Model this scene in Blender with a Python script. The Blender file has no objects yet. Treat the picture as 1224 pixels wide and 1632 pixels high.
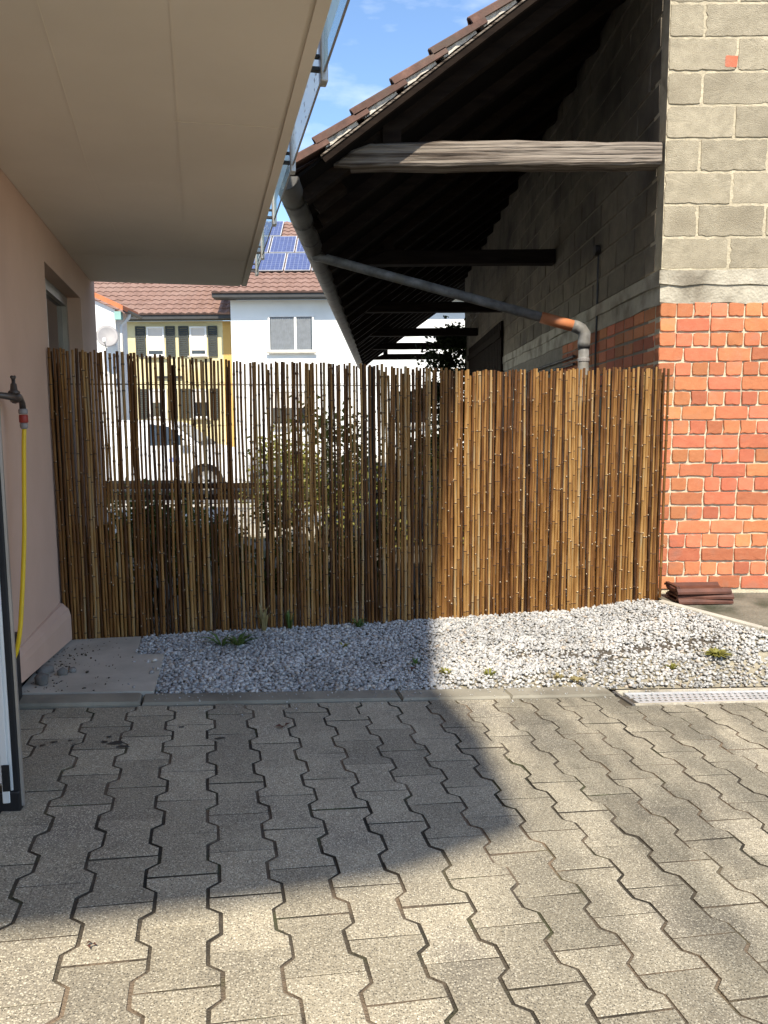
import bpy, math, random
import numpy as np
from mathutils import Vector, Matrix
random.seed(7); RNG = np.random.default_rng(11)
SC = bpy.context.scene
COL = SC.collection
R = math.radians

# ------------------------------------------------------------------ camera
CZ = 1.37
cam = bpy.data.cameras.new('camera'); camo = bpy.data.objects.new('camera', cam); COL.objects.link(camo)
cam.sensor_width = 36; cam.sensor_fit = 'AUTO'; cam.lens = 1226 / 1632 * 36
cam.clip_start = 0.05; cam.clip_end = 600
_p, _r = R(6.6), R(0.4)
_f = Vector((0, math.cos(_p), -math.sin(_p))); _x = Vector((1, 0, 0)); _d = _f.cross(_x)
_x2 = _x * math.cos(_r) + _d * math.sin(_r); _d2 = _d * math.cos(_r) - _x * math.sin(_r)
camo.matrix_world = Matrix(((_x2.x, -_d2.x, -_f.x, 0), (_x2.y, -_d2.y, -_f.y, 0), (_x2.z, -_d2.z, -_f.z, CZ), (0, 0, 0, 1)))
SC.camera = camo
def project(P):
    d = Vector(P) - Vector((0, 0, CZ)); z = d.dot(_f)
    return (612 + 1226 * d.dot(_x2) / z, 816 + 1226 * d.dot(_d2) / z, z) if z > 0.05 else (-9e9, -9e9, z)

# ------------------------------------------------------------------ sky, sun, exposure
SUN_EL, SUN_AZ = 50.0, -1.2          # sun stands behind the camera; azimuth of travel, degrees from +Y towards +X
w = bpy.data.worlds.new('World'); SC.world = w; w.use_nodes = True
nt = w.node_tree; bg = nt.nodes['Background']
sky = nt.nodes.new('ShaderNodeTexSky'); sky.sky_type = 'NISHITA'; sky.sun_disc = False
sky.sun_elevation = R(SUN_EL); sky.sun_rotation = R(180); sky.altitude = 100; sky.air_density = 1.0; sky.dust_density = 0.3; sky.ozone_density = 2.2
tc = nt.nodes.new('ShaderNodeTexCoord'); mp = nt.nodes.new('ShaderNodeMapping'); mp.inputs['Scale'].default_value = (1.2, 1.2, 4.0)
mp.inputs['Location'].default_value = (0.4, 0.0, 0.15)
no = nt.nodes.new('ShaderNodeTexNoise'); no.inputs['Scale'].default_value = 2.2; no.inputs['Detail'].default_value = 7; no.inputs['Roughness'].default_value = 0.55
rp = nt.nodes.new('ShaderNodeValToRGB'); rp.color_ramp.elements[0].position = 0.50; rp.color_ramp.elements[1].position = 0.80
mx = nt.nodes.new('ShaderNodeMixRGB'); mx.inputs['Color2'].default_value = (5.6, 5.8, 6.0, 1)
nt.links.new(tc.outputs['Generated'], mp.inputs['Vector']); nt.links.new(mp.outputs['Vector'], no.inputs['Vector'])
nt.links.new(no.outputs['Fac'], rp.inputs['Fac']); nt.links.new(rp.outputs['Color'], mx.inputs['Fac'])
hsv = nt.nodes.new('ShaderNodeHueSaturation'); hsv.inputs['Saturation'].default_value = 1.05; hsv.inputs['Value'].default_value = 0.92
nt.links.new(sky.outputs['Color'], hsv.inputs['Color']); nt.links.new(hsv.outputs['Color'], mx.inputs['Color1']); nt.links.new(mx.outputs['Color'], bg.inputs['Color'])
bg.inputs['Strength'].default_value = 0.15
sl = bpy.data.lights.new('sun', 'SUN'); sl.energy = 4.0; sl.angle = R(0.85); sl.color = (1.0, 0.91, 0.76)
so = bpy.data.objects.new('sun', sl); COL.objects.link(so)
SUND = Vector((math.sin(R(SUN_AZ)) * math.cos(R(SUN_EL)), math.cos(R(SUN_AZ)) * math.cos(R(SUN_EL)), -math.sin(R(SUN_EL))))
so.rotation_euler = SUND.to_track_quat('-Z', 'Y').to_euler(); so.location = (0, -10, 12)
SC.view_settings.view_transform = 'Standard'; SC.view_settings.look = 'None'; SC.view_settings.gamma = 1.0
SC.view_settings.use_curve_mapping = False; SC.view_settings.exposure = 1.0
SC.cycles.max_bounces = 8; SC.cycles.diffuse_bounces = 5; SC.cycles.transparent_max_bounces = 10

# ------------------------------------------------------------------ frames and mesh helpers
TH = R(12.95)
UX = np.array([-math.sin(TH), math.cos(TH), 0.0]); VX = np.array([math.cos(TH), math.sin(TH), 0.0])
def H(a, t, z=0.0):                        # house frame: a across, t along the house wall
    return (a * VX[0] + t * UX[0], a * VX[1] + t * UX[1], z)
ID = lambda x, y, z: (x, y, z)
def pz(a):                                  # height of the paving, which falls to the right towards the drain
    return 0.0011 - 0.0699 * max(-2.6, min(4.6, a))

class MB:
    def __init__(s): s.v = []; s.f = []; s.m = []
    def add(s, vs, fs, mi=0):
        b = len(s.v); s.v += [tuple(map(float, p)) for p in vs]; s.f += [tuple(i + b for i in q) for q in fs]; s.m += [mi] * len(fs); return s
    def box(s, x0, x1, y0, y1, z0, z1, fr=ID, mi=0):
        P = [fr(x, y, z) for z in (z0, z1) for y in (y0, y1) for x in (x0, x1)]
        return s.add(P, [(0, 2, 3, 1), (4, 5, 7, 6), (0, 1, 5, 4), (2, 6, 7, 3), (0, 4, 6, 2), (1, 3, 7, 5)], mi)
    def hull(s, A, B, mi=0):                # two rings of equal length joined, both capped
        n = len(A); return s.add(list(A) + list(B), [tuple(range(n))[::-1], tuple(range(n, 2 * n))] + [(i, (i + 1) % n, n + (i + 1) % n, n + i) for i in range(n)], mi)
    def beam(s, p, q, w, h, up=(0, 0, 1), mi=0):
        p, q = Vector(p), Vector(q); d = (q - p).normalized(); x = d.cross(Vector(up)).normalized(); y = x.cross(d)
        c = [x * (w / 2 * i) + y * (h / 2 * j) for i, j in ((-1, -1), (1, -1), (1, 1), (-1, 1))]
        return s.hull([p + k for k in c], [q + k for k in c], mi)
    def tube(s, pts, r, n=8, mi=0, cap=True):
        pts = [Vector(p) for p in pts]; rs = r if isinstance(r, (list, tuple)) else [r] * len(pts); rings = []; px = None
        for i, p in enumerate(pts):
            d = (pts[min(i + 1, len(pts) - 1)] - pts[max(i - 1, 0)]).normalized()
            if px is None: px = d.orthogonal().normalized()
            x = (px - d * px.dot(d)).normalized(); px = x; y = d.cross(x)
            rings.append([p + (x * math.cos(2 * math.pi * k / n) + y * math.sin(2 * math.pi * k / n)) * rs[i] for k in range(n)])
        vs = [p for g in rings for p in g]; fs = []
        for i in range(len(rings) - 1):
            for k in range(n): fs.append((i * n + k, i * n + (k + 1) % n, (i + 1) * n + (k + 1) % n, (i + 1) * n + k))
        if cap: fs += [tuple(range(n))[::-1], tuple(range((len(rings) - 1) * n, len(rings) * n))]
        return s.add(vs, fs, mi)
    def lathe(s, prof, c, n=20, axis='z', mi=0):     # prof: (radius, height)
        vs = []; fs = []
        for r, h in prof:
            for k in range(n):
                a = 2 * math.pi * k / n; q = (r * math.cos(a), r * math.sin(a), h)
                if axis == 'y': q = (q[0], q[2], q[1])
                if axis == 'x': q = (q[2], q[0], q[1])
                vs.append((c[0] + q[0], c[1] + q[1], c[2] + q[2]))
        m = len(prof)
        for i in range(m - 1):
            for k in range(n): fs.append((i * n + k, i * n + (k + 1) % n, (i + 1) * n + (k + 1) % n, (i + 1) * n + k))
        fs += [tuple(range(n))[::-1], tuple(range((m - 1) * n, m * n))]
        return s.add(vs, fs, mi)
    def mesh(s, name, mats, off=(0, 0, 0), smooth=False):
        me = bpy.data.meshes.new(name); o = Vector(off)
        me.from_pydata([Vector(p) - o for p in s.v], [], s.f)
        for m_ in (mats if isinstance(mats, (list, tuple)) else [mats]): me.materials.append(m_)
        if any(s.m): me.polygons.foreach_set('material_index', s.m)
        if smooth: me.polygons.foreach_set('use_smooth', [True] * len(s.f))
        me.update(); return me

def wloc(o):
    v = Vector((0, 0, 0))
    while o is not None: v += Vector(o.location); o = o.parent
    return v
def tag(o, label=None, cat=None, group=None, kind=None):
    if label: o['label'] = label
    if cat: o['category'] = cat
    if group: o['group'] = group
    if kind: o['kind'] = kind
    return o
def thing(name, loc, label, cat, group=None):
    o = bpy.data.objects.new(name, None); COL.objects.link(o); o.location = loc; o.empty_display_size = 0.1
    return tag(o, label, cat, group)
def build(mb, name, mats, parent=None, base=None, smooth=False, bevel=0):
    off = wloc(parent) if parent else Vector(base or (0, 0, 0))
    o = bpy.data.objects.new(name, mb.mesh(name, mats, off, smooth)); COL.objects.link(o)
    if parent: o.parent = parent
    else: o.location = off
    if bevel:
        b = o.modifiers.new('bevel', 'BEVEL'); b.width = bevel; b.segments = 2; b.limit_method = 'ANGLE'; b.angle_limit = R(40)
    return o
def put(name, me, parent, P, rot=None, sc=None):      # a piece that shares its mesh
    o = bpy.data.objects.new(name, me); COL.objects.link(o); o.parent = parent
    o.location = Vector(P) - wloc(parent)
    if rot is not None: o.rotation_euler = rot
    if sc is not None: o.scale = sc
    return o

# ------------------------------------------------------------------ materials
def material(name, ramp, scale=6, detail=6, rough=0.85, bump=0.25, bscale=40, bdist=0.004, rnd=0.0, hrnd=0.0, stretch=(1, 1, 1),
             speck=None, stain=None, metal=0.0, spec=0.35, nrough=0.6, world=True, dist=0.0):
    """colour = noise ramp x per-object value/hue change, optional speckle (colour, scale, threshold) and stain (colour, scale, lo, hi)"""
    m = bpy.data.materials.new(name); m.use_nodes = True; n = m.node_tree; L = n.links.new; b = n.nodes['Principled BSDF']
    b.inputs['Roughness'].default_value = rough; b.inputs['Metallic'].default_value = metal; b.inputs['Specular IOR Level'].default_value = spec
    if world: src = n.nodes.new('ShaderNodeNewGeometry').outputs['Position']
    else: src = n.nodes.new('ShaderNodeTexCoord').outputs['Object']
    mp = n.nodes.new('ShaderNodeMapping'); mp.inputs['Scale'].default_value = stretch; L(src, mp.inputs['Vector']); vec = mp.outputs['Vector']
    oi = n.nodes.new('ShaderNodeObjectInfo')
    no = n.nodes.new('ShaderNodeTexNoise'); no.inputs['Scale'].default_value = scale; no.inputs['Detail'].default_value = detail
    no.inputs['Roughness'].default_value = nrough; no.inputs['Distortion'].default_value = dist; L(vec, no.inputs['Vector'])
    cr = n.nodes.new('ShaderNodeValToRGB'); L(no.outputs['Fac'], cr.inputs['Fac']); el = cr.color_ramp.elements
    while len(el) < len(ramp): el.new(0.5)
    for e, (p, c) in zip(el, ramp): e.position = p; e.color = (*c, 1)
    col = cr.outputs['Color']
    if stain:
        n2 = n.nodes.new('ShaderNodeTexNoise'); n2.inputs['Scale'].default_value = stain[1]; n2.inputs['Detail'].default_value = 5; L(vec, n2.inputs['Vector'])
        mr = n.nodes.new('ShaderNodeMapRange'); mr.inputs['From Min'].default_value = stain[2]; mr.inputs['From Max'].default_value = stain[3]; L(n2.outputs['Fac'], mr.inputs['Value'])
        k = n.nodes.new('ShaderNodeMixRGB'); L(mr.outputs['Result'], k.inputs['Fac']); L(col, k.inputs['Color1']); k.inputs['Color2'].default_value = (*stain[0], 1); col = k.outputs['Color']
    for sp in (speck or []):
        vo = n.nodes.new('ShaderNodeTexVoronoi'); vo.inputs['Scale'].default_value = sp[1]; L(src, vo.inputs['Vector'])
        mr = n.nodes.new('ShaderNodeMapRange'); mr.inputs['From Min'].default_value = sp[2]; mr.inputs['From Max'].default_value = sp[2] - 0.12; L(vo.outputs['Distance'], mr.inputs['Value'])
        sep = n.nodes.new('ShaderNodeSeparateColor'); L(vo.outputs['Color'], sep.inputs['Color'])
        mu = n.nodes.new('ShaderNodeMath'); mu.operation = 'MULTIPLY'; L(mr.outputs['Result'], mu.inputs[0]); L(sep.outputs[0], mu.inputs[1])
        k = n.nodes.new('ShaderNodeMixRGB'); L(mu.outputs[0], k.inputs['Fac']); L(col, k.inputs['Color1']); k.inputs['Color2'].default_value = (*sp[0], 1); col = k.outputs['Color']
    if rnd or hrnd:
        hs = n.nodes.new('ShaderNodeHueSaturation'); L(col, hs.inputs['Color'])
        mr = n.nodes.new('ShaderNodeMapRange'); mr.inputs['To Min'].default_value = 1 - rnd; mr.inputs['To Max'].default_value = 1 + rnd; L(oi.outputs['Random'], mr.inputs['Value']); L(mr.outputs['Result'], hs.inputs['Value'])
        if hrnd:
            m7 = n.nodes.new('ShaderNodeMath'); m7.operation = 'MULTIPLY'; m7.inputs[1].default_value = 7.31; L(oi.outputs['Random'], m7.inputs[0])
            fr_ = n.nodes.new('ShaderNodeMath'); fr_.operation = 'FRACT'; L(m7.outputs[0], fr_.inputs[0])
            mr2 = n.nodes.new('ShaderNodeMapRange'); mr2.inputs['To Min'].default_value = 0.5 - hrnd; mr2.inputs['To Max'].default_value = 0.5 + hrnd; L(fr_.outputs[0], mr2.inputs['Value']); L(mr2.outputs['Result'], hs.inputs['Hue'])
        col = hs.outputs['Color']
    L(col, b.inputs['Base Color'])
    if bump:
        nb = n.nodes.new('ShaderNodeTexNoise'); nb.inputs['Scale'].default_value = bscale; nb.inputs['Detail'].default_value = 5; L(vec, nb.inputs['Vector'])
        bp = n.nodes.new('ShaderNodeBump'); bp.inputs['Strength'].default_value = bump; bp.inputs['Distance'].default_value = bdist; L(nb.outputs['Fac'], bp.inputs['Height']); L(bp.outputs['Normal'], b.inputs['Normal'])
    return m
def g(*c): return c if len(c) == 3 else (c[0],) * 3
def plain(name, c, rough=0.6, metal=0.0, var=0.12, bump=0.05, bscale=60, **k):
    c2 = tuple(x * (1 - var) for x in c); c3 = tuple(min(1, x * (1 + var)) for x in c)
    return material(name, [(0.3, c2), (0.7, c3)], rough=rough, metal=metal, bump=bump, bscale=bscale, **k)

M = {}
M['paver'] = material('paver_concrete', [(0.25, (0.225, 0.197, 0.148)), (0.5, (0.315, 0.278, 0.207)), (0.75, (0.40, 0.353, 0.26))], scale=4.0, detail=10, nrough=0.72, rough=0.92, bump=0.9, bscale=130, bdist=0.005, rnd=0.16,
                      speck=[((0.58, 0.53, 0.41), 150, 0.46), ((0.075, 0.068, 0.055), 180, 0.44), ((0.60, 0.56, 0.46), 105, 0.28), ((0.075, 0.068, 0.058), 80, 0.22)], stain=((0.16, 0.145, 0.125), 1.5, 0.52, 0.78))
def weather_and_shade(m):  # grime streaks and a soft half-shadow, both darkened into the right-hand pavers
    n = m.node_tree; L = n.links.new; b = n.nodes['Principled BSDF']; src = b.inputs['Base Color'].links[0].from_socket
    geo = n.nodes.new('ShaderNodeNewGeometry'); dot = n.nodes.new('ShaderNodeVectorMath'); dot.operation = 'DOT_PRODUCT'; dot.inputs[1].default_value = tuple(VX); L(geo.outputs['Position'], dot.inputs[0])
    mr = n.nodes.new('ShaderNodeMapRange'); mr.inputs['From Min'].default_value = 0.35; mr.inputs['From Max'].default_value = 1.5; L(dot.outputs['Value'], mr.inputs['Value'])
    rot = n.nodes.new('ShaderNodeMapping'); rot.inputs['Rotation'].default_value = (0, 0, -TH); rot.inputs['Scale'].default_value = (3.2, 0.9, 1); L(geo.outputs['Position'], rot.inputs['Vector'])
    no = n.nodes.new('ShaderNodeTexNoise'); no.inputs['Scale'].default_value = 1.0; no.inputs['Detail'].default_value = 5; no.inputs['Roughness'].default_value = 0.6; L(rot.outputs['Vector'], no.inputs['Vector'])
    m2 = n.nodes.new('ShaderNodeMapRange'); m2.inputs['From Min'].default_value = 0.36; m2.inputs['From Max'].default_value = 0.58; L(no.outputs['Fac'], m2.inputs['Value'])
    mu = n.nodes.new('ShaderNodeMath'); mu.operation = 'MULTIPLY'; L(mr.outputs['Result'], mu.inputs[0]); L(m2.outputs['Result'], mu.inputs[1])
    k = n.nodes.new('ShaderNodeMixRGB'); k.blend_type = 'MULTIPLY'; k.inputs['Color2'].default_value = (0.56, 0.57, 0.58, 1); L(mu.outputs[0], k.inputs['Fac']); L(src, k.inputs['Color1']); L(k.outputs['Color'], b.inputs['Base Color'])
weather_and_shade(M['paver'])
M['joint'] = material('joint_sand', [(0.36, (0.030, 0.026, 0.020)), (0.50, (0.085, 0.070, 0.052)), (0.64, (0.22, 0.165, 0.115))], scale=2.2, bump=0.8, bscale=150, bdist=0.01, stain=((0.07, 0.075, 0.035), 5, 0.55, 0.72))
M['concrete'] = material('old_concrete', [(0.25, (0.38, 0.355, 0.30)), (0.75, (0.54, 0.51, 0.44))], scale=4, detail=9, bump=0.4, bscale=80, stain=((0.28, 0.26, 0.215), 2.2, 0.5, 0.75), rnd=0.06)
M['kerbstone'] = material('kerb_concrete', [(0.25, (0.19, 0.175, 0.14)), (0.75, (0.31, 0.285, 0.225))], scale=6, detail=9, bump=0.6, bscale=90, stain=((0.10, 0.09, 0.07), 3.0, 0.48, 0.72), rnd=0.08)
M['apron'] = material('weathered_apron', [(0.25, (0.10, 0.092, 0.072)), (0.75, (0.22, 0.20, 0.155))], scale=5, detail=10, nrough=.72, bump=0.9, bscale=50, bdist=.01, stain=((0.05, 0.052, 0.032), 3.2, 0.46, 0.66))
M['gravel'] = None
M['stucco'] = material('pink_plaster', [(0.3, (0.57, 0.395, 0.305)), (0.7, (0.62, 0.435, 0.34))], scale=2.5, bump=0.35, bscale=220, bdist=0.002, stain=((0.49, 0.335, 0.26), 1.1, 0.5, 0.8))
M['soffit'] = material('soffit_paint', [(0.3, (0.70, 0.635, 0.54)), (0.7, (0.76, 0.69, 0.59))], scale=1.6, bump=0.12, bscale=120, bdist=0.002, stain=((0.65, 0.585, 0.495), 0.9, 0.5, 0.8))
M['bitumen'] = plain('bitumen', (0.05, 0.045, 0.045), 0.9, bump=0.6, bscale=60)
M['brick'] = material('red_brick', [(0.25, (0.40, 0.125, 0.058)), (0.5, (0.48, 0.162, 0.076)), (0.8, (0.53, 0.20, 0.10))], scale=14, detail=10, nrough=0.75, bump=0.7, bscale=140, rnd=0.27, hrnd=0.010, stain=((0.36, 0.16, 0.10), 7, 0.56, 0.80), speck=[((0.60, 0.36, 0.24), 120, .2), ((0.2, 0.07, 0.04), 150, .22)])
M['mortar'] = material('lime_mortar', [(0.3, (0.46, 0.40, 0.29)), (0.7, (0.62, 0.55, 0.41))], scale=12, bump=0.9, bscale=90, bdist=0.008, stain=((0.30, 0.26, 0.19), 5, 0.55, 0.75))
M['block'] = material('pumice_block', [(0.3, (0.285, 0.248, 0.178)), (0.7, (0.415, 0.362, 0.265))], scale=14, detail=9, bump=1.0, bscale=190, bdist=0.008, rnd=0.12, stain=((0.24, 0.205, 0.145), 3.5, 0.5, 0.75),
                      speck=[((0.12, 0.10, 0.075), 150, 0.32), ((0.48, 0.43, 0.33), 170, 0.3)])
M['inblock'] = material('shaded_barn_block', [(0.3, (0.135, 0.115, 0.085)), (0.7, (0.215, 0.185, 0.14))], scale=8, detail=9, bump=0.9, bscale=90, bdist=0.006, rnd=0.12, stain=((0.07, 0.06, 0.048), 1.2, 0.48, 0.7))  # darker copy of the block: the inner wall's shade is in the colour
M['inmortar'] = material('shaded_mortar', [(0.3, (0.17, 0.15, 0.115)), (0.7, (0.27, 0.24, 0.19))], scale=10, bump=0.9, bscale=90, bdist=0.008)  # mortar darkened likewise, with the shade in its colour
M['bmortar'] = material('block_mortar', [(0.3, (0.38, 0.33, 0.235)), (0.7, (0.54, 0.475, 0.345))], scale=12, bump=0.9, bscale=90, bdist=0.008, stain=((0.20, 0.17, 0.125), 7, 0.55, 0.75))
M['band'] = material('concrete_band', [(0.3, (0.34, 0.305, 0.24)), (0.7, (0.50, 0.46, 0.37))], scale=7, detail=10, nrough=.7, bump=0.9, bscale=50, bdist=0.01, stain=((0.19, 0.165, 0.125), 4, 0.48, 0.7))
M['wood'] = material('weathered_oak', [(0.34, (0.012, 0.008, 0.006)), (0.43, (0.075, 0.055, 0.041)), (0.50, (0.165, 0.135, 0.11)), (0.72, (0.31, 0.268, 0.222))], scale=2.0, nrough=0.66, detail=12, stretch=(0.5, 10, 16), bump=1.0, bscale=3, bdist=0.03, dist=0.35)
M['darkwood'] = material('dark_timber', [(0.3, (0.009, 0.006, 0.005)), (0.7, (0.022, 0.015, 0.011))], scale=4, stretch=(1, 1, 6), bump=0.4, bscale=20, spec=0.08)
M['deckboard'] = material('black_deck_boards', [(0.3, (0.006, 0.005, 0.005)), (0.7, (0.012, 0.010, 0.009))], scale=5, bump=0.3, bscale=20, spec=0.05)  # near-black boards for the underside of the barn roof
M['tile'] = material('clay_roof_tile', [(0.25, (0.065, 0.040, 0.034)), (0.6, (0.135, 0.074, 0.058)), (0.85, (0.23, 0.145, 0.115))], scale=9, bump=0.4, bscale=60, rnd=0.2, stain=((0.11, 0.08, 0.065), 6, 0.5, 0.7))
M['browntile'] = material('brown_tile', [(0.25, (0.055, 0.022, 0.015)), (0.75, (0.13, 0.05, 0.032))], scale=9, rough=0.5, bump=0.3, bscale=60, rnd=0.15)
M['vmortar'] = material('verge_mortar', [(0.3, (0.40, 0.36, 0.31)), (0.7, (0.62, 0.57, 0.5))], scale=16, bump=1.0, bscale=60, bdist=0.01)
M['zinc'] = material('zinc', [(0.3, (0.05, 0.047, 0.044)), (0.7, (0.15, 0.145, 0.138))], scale=3, rough=0.6, metal=0.3, bump=0.1, bscale=30, stain=((0.10, 0.085, 0.075), 2.5, 0.5, 0.7))
M['pipe'] = material('grey_pipe', [(0.3, (0.07, 0.07, 0.07)), (0.7, (0.24, 0.24, 0.24))], scale=9, rough=0.55, bump=0.05, stain=((0.16, 0.15, 0.13), 6, 0.5, 0.75))
M['orange'] = plain('orange_pipe', (0.50, 0.19, 0.085), 0.5)
M['iron'] = plain('dark_iron', (0.035, 0.033, 0.033), 0.55, 0.5)
M['steel'] = plain('galvanised_steel', (0.47, 0.48, 0.49), 0.45, 0.25, var=0.15)
M['alu'] = plain('anodised_aluminium', (0.40, 0.385, 0.36), 0.4, 0.6)
M['white'] = plain('white_lacquer', (0.62, 0.63, 0.62), 0.35, var=0.04, bump=0)
M['cream'] = plain('cream_paint', (0.78, 0.77, 0.73), 0.5, var=0.05)
M['rubber'] = plain('black_rubber', (0.008, 0.009, 0.012), 0.6)
M['blackp'] = plain('black_plastic', (0.012, 0.012, 0.014), 0.4)
M['hose'] = plain('yellow_hose', (0.72, 0.50, 0.02), 0.35, var=0.06, bump=0)
M['redp'] = plain('red_plastic', (0.30, 0.035, 0.025), 0.4)
M['greyp'] = plain('grey_plastic', (0.26, 0.25, 0.25), 0.5)
M['brass'] = plain('old_brass', (0.10, 0.09, 0.085), 0.45, 0.7)
M['curtain'] = plain('curtain', (0.20, 0.215, 0.23), 0.9)
M['yellow'] = material('yellow_render', [(0.3, (0.64, 0.56, 0.32)), (0.7, (0.71, 0.63, 0.38))], scale=1.2, bump=0.2, bscale=60, stain=((0.60, 0.48, 0.22), 0.8, 0.5, 0.8))
M['ochre'] = material('ochre_render', [(0.3, (0.58, 0.36, 0.11)), (0.7, (0.64, 0.40, 0.13))], scale=1.2, bump=0.2, bscale=60)
M['whitewall'] = material('white_render', [(0.3, (0.76, 0.76, 0.73)), (0.7, (0.84, 0.84, 0.81))], scale=0.7, bump=0.25, bscale=50, stain=((0.66, 0.66, 0.63), 0.6, 0.5, 0.8))
M['shutter'] = plain('dark_shutter', (0.045, 0.05, 0.045), 0.6)
M['blind'] = plain('roller_blind', (0.62, 0.57, 0.51), 0.6, var=0.03)
M['fascia'] = plain('dark_fascia', (0.045, 0.045, 0.045), 0.6)
M['rooft'] = material('house_roof_tile', [(0.25, (0.15, 0.088, 0.068)), (0.5, (0.215, 0.13, 0.103)), (0.8, (0.28, 0.18, 0.148))], scale=3, bump=0.2, bscale=30, rnd=0.1, stain=((0.24, 0.16, 0.13), 0.7, 0.5, 0.8))
M['redtile'] = plain('orange_red_tile', (0.55, 0.17, 0.07), 0.7)
M['mint'] = plain('mint_paint', (0.25, 0.42, 0.38), 0.6)
M['carpaint'] = plain('white_car_paint', (0.80, 0.81, 0.82), 0.22, var=0.01, bump=0, spec=0.6)
M['carblack'] = plain('car_black_trim', (0.015, 0.015, 0.016), 0.5)
M['blue'] = plain('blue_lettering', (0.25, 0.30, 0.55), 0.5)
M['asphalt'] = material('asphalt', [(0.3, (0.10, 0.10, 0.098)), (0.7, (0.16, 0.157, 0.15))], scale=20, bump=0.5, bscale=120)
M['earth'] = material('dry_earth', [(0.3, (0.11, 0.095, 0.07)), (0.7, (0.21, 0.185, 0.14))], scale=2.5, detail=9, bump=0.6, bscale=30, bdist=0.02, stain=((0.07, 0.085, 0.03), 1.2, 0.5, 0.65))
M['barnfloor'] = material('trodden_earth', [(0.3, (0.045, 0.038, 0.03)), (0.7, (0.085, 0.072, 0.056))], scale=3, detail=8, bump=0.6, bscale=30, bdist=0.02)
M['soil'] = material('dark_soil', [(0.3, (0.05, 0.042, 0.032)), (0.7, (0.10, 0.085, 0.065))], scale=25, bump=0.9, bscale=80, bdist=0.01)
M['underlay'] = material('gravel_underlay', [(0.3, (0.17, 0.15, 0.11)), (0.7, (0.34, 0.305, 0.225))], scale=30, bump=0.6, bscale=80)
M['leafdry'] = plain('dry_leaf', (0.09, 0.035, 0.022), 0.8, var=0.3)
M['stone'] = material('pebble', [(0.3, (0.14, 0.135, 0.125)), (0.7, (0.26, 0.25, 0.23))], scale=14, bump=0.3, bscale=50, rnd=0.3)
def glassm(name, c=(0.02, 0.025, 0.03), rough=0.04):
    m = bpy.data.materials.new(name); m.use_nodes = True; b = m.node_tree.nodes['Principled BSDF']
    b.inputs['Base Color'].default_value = (*c, 1); b.inputs['Roughness'].default_value = rough; b.inputs['Specular IOR Level'].default_value = 0.9; return m
M['glass'] = glassm('window_glass'); M['glassd'] = glassm('dark_window_glass', (0.012, 0.014, 0.016)); M['carglass'] = glassm('car_glass', (0.02, 0.026, 0.026))
def frosted(name, c, fac, tr):
    m = bpy.data.materials.new(name); m.use_nodes = True; n = m.node_tree; n.nodes.clear(); out = n.nodes.new('ShaderNodeOutputMaterial')
    tl = n.nodes.new('ShaderNodeBsdfTranslucent'); tl.inputs['Color'].default_value = (*c, 1); df = n.nodes.new('ShaderNodeBsdfPrincipled'); df.inputs['Base Color'].default_value = (*c, 1); df.inputs['Roughness'].default_value = 0.25
    tp = n.nodes.new('ShaderNodeBsdfTransparent'); tp.inputs['Color'].default_value = (0.86, 0.92, 0.93, 1); a = n.nodes.new('ShaderNodeMixShader'); b = n.nodes.new('ShaderNodeMixShader'); a.inputs[0].default_value = fac; b.inputs[0].default_value = tr
    n.links.new(tl.outputs[0], a.inputs[1]); n.links.new(df.outputs[0], a.inputs[2]); n.links.new(a.outputs[0], b.inputs[1]); n.links.new(tp.outputs[0], b.inputs[2]); n.links.new(b.outputs[0], out.inputs[0]); return m
M['frost'] = frosted('frosted_glass', (0.88, 0.93, 0.96), 0.15, 0.45); M['clear'] = frosted('clear_glass', (0.62, 0.74, 0.74), 0.3, 0.8)
def leafm(name, c1, c2):
    m = material(name, [(0.3, c1), (0.7, c2)], scale=7, rough=0.6, bump=0, spec=0.3); n = m.node_tree; b = n.nodes['Principled BSDF']
    b.inputs['Subsurface Weight'].default_value = 0.0
    tl = n.nodes.new('ShaderNodeBsdfTranslucent'); mxs = n.nodes.new('ShaderNodeMixShader'); mxs.inputs[0].default_value = 0.3
    src = b.inputs['Base Color'].links[0].from_socket; n.links.new(src, tl.inputs['Color']); out = n.nodes['Material Output']
    n.links.new(b.outputs[0], mxs.inputs[1]); n.links.new(tl.outputs[0], mxs.inputs[2]); n.links.new(mxs.outputs[0], out.inputs[0]); return m
M['leaf'] = leafm('leaf_green', (0.05, 0.085, 0.018), (0.11, 0.14, 0.035)); M['leafy'] = leafm('leaf_yellow_green', (0.17, 0.18, 0.035), (0.30, 0.28, 0.07))
M['ivy'] = leafm('ivy_dark', (0.02, 0.035, 0.012), (0.045, 0.07, 0.022)); M['weed'] = leafm('weed_green', (0.06, 0.12, 0.025), (0.13, 0.19, 0.05))
M['straw'] = leafm('dry_grass', (0.26, 0.21, 0.09), (0.36, 0.31, 0.15)); M['stem'] = plain('woody_stem', (0.07, 0.05, 0.032), 0.9)
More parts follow.
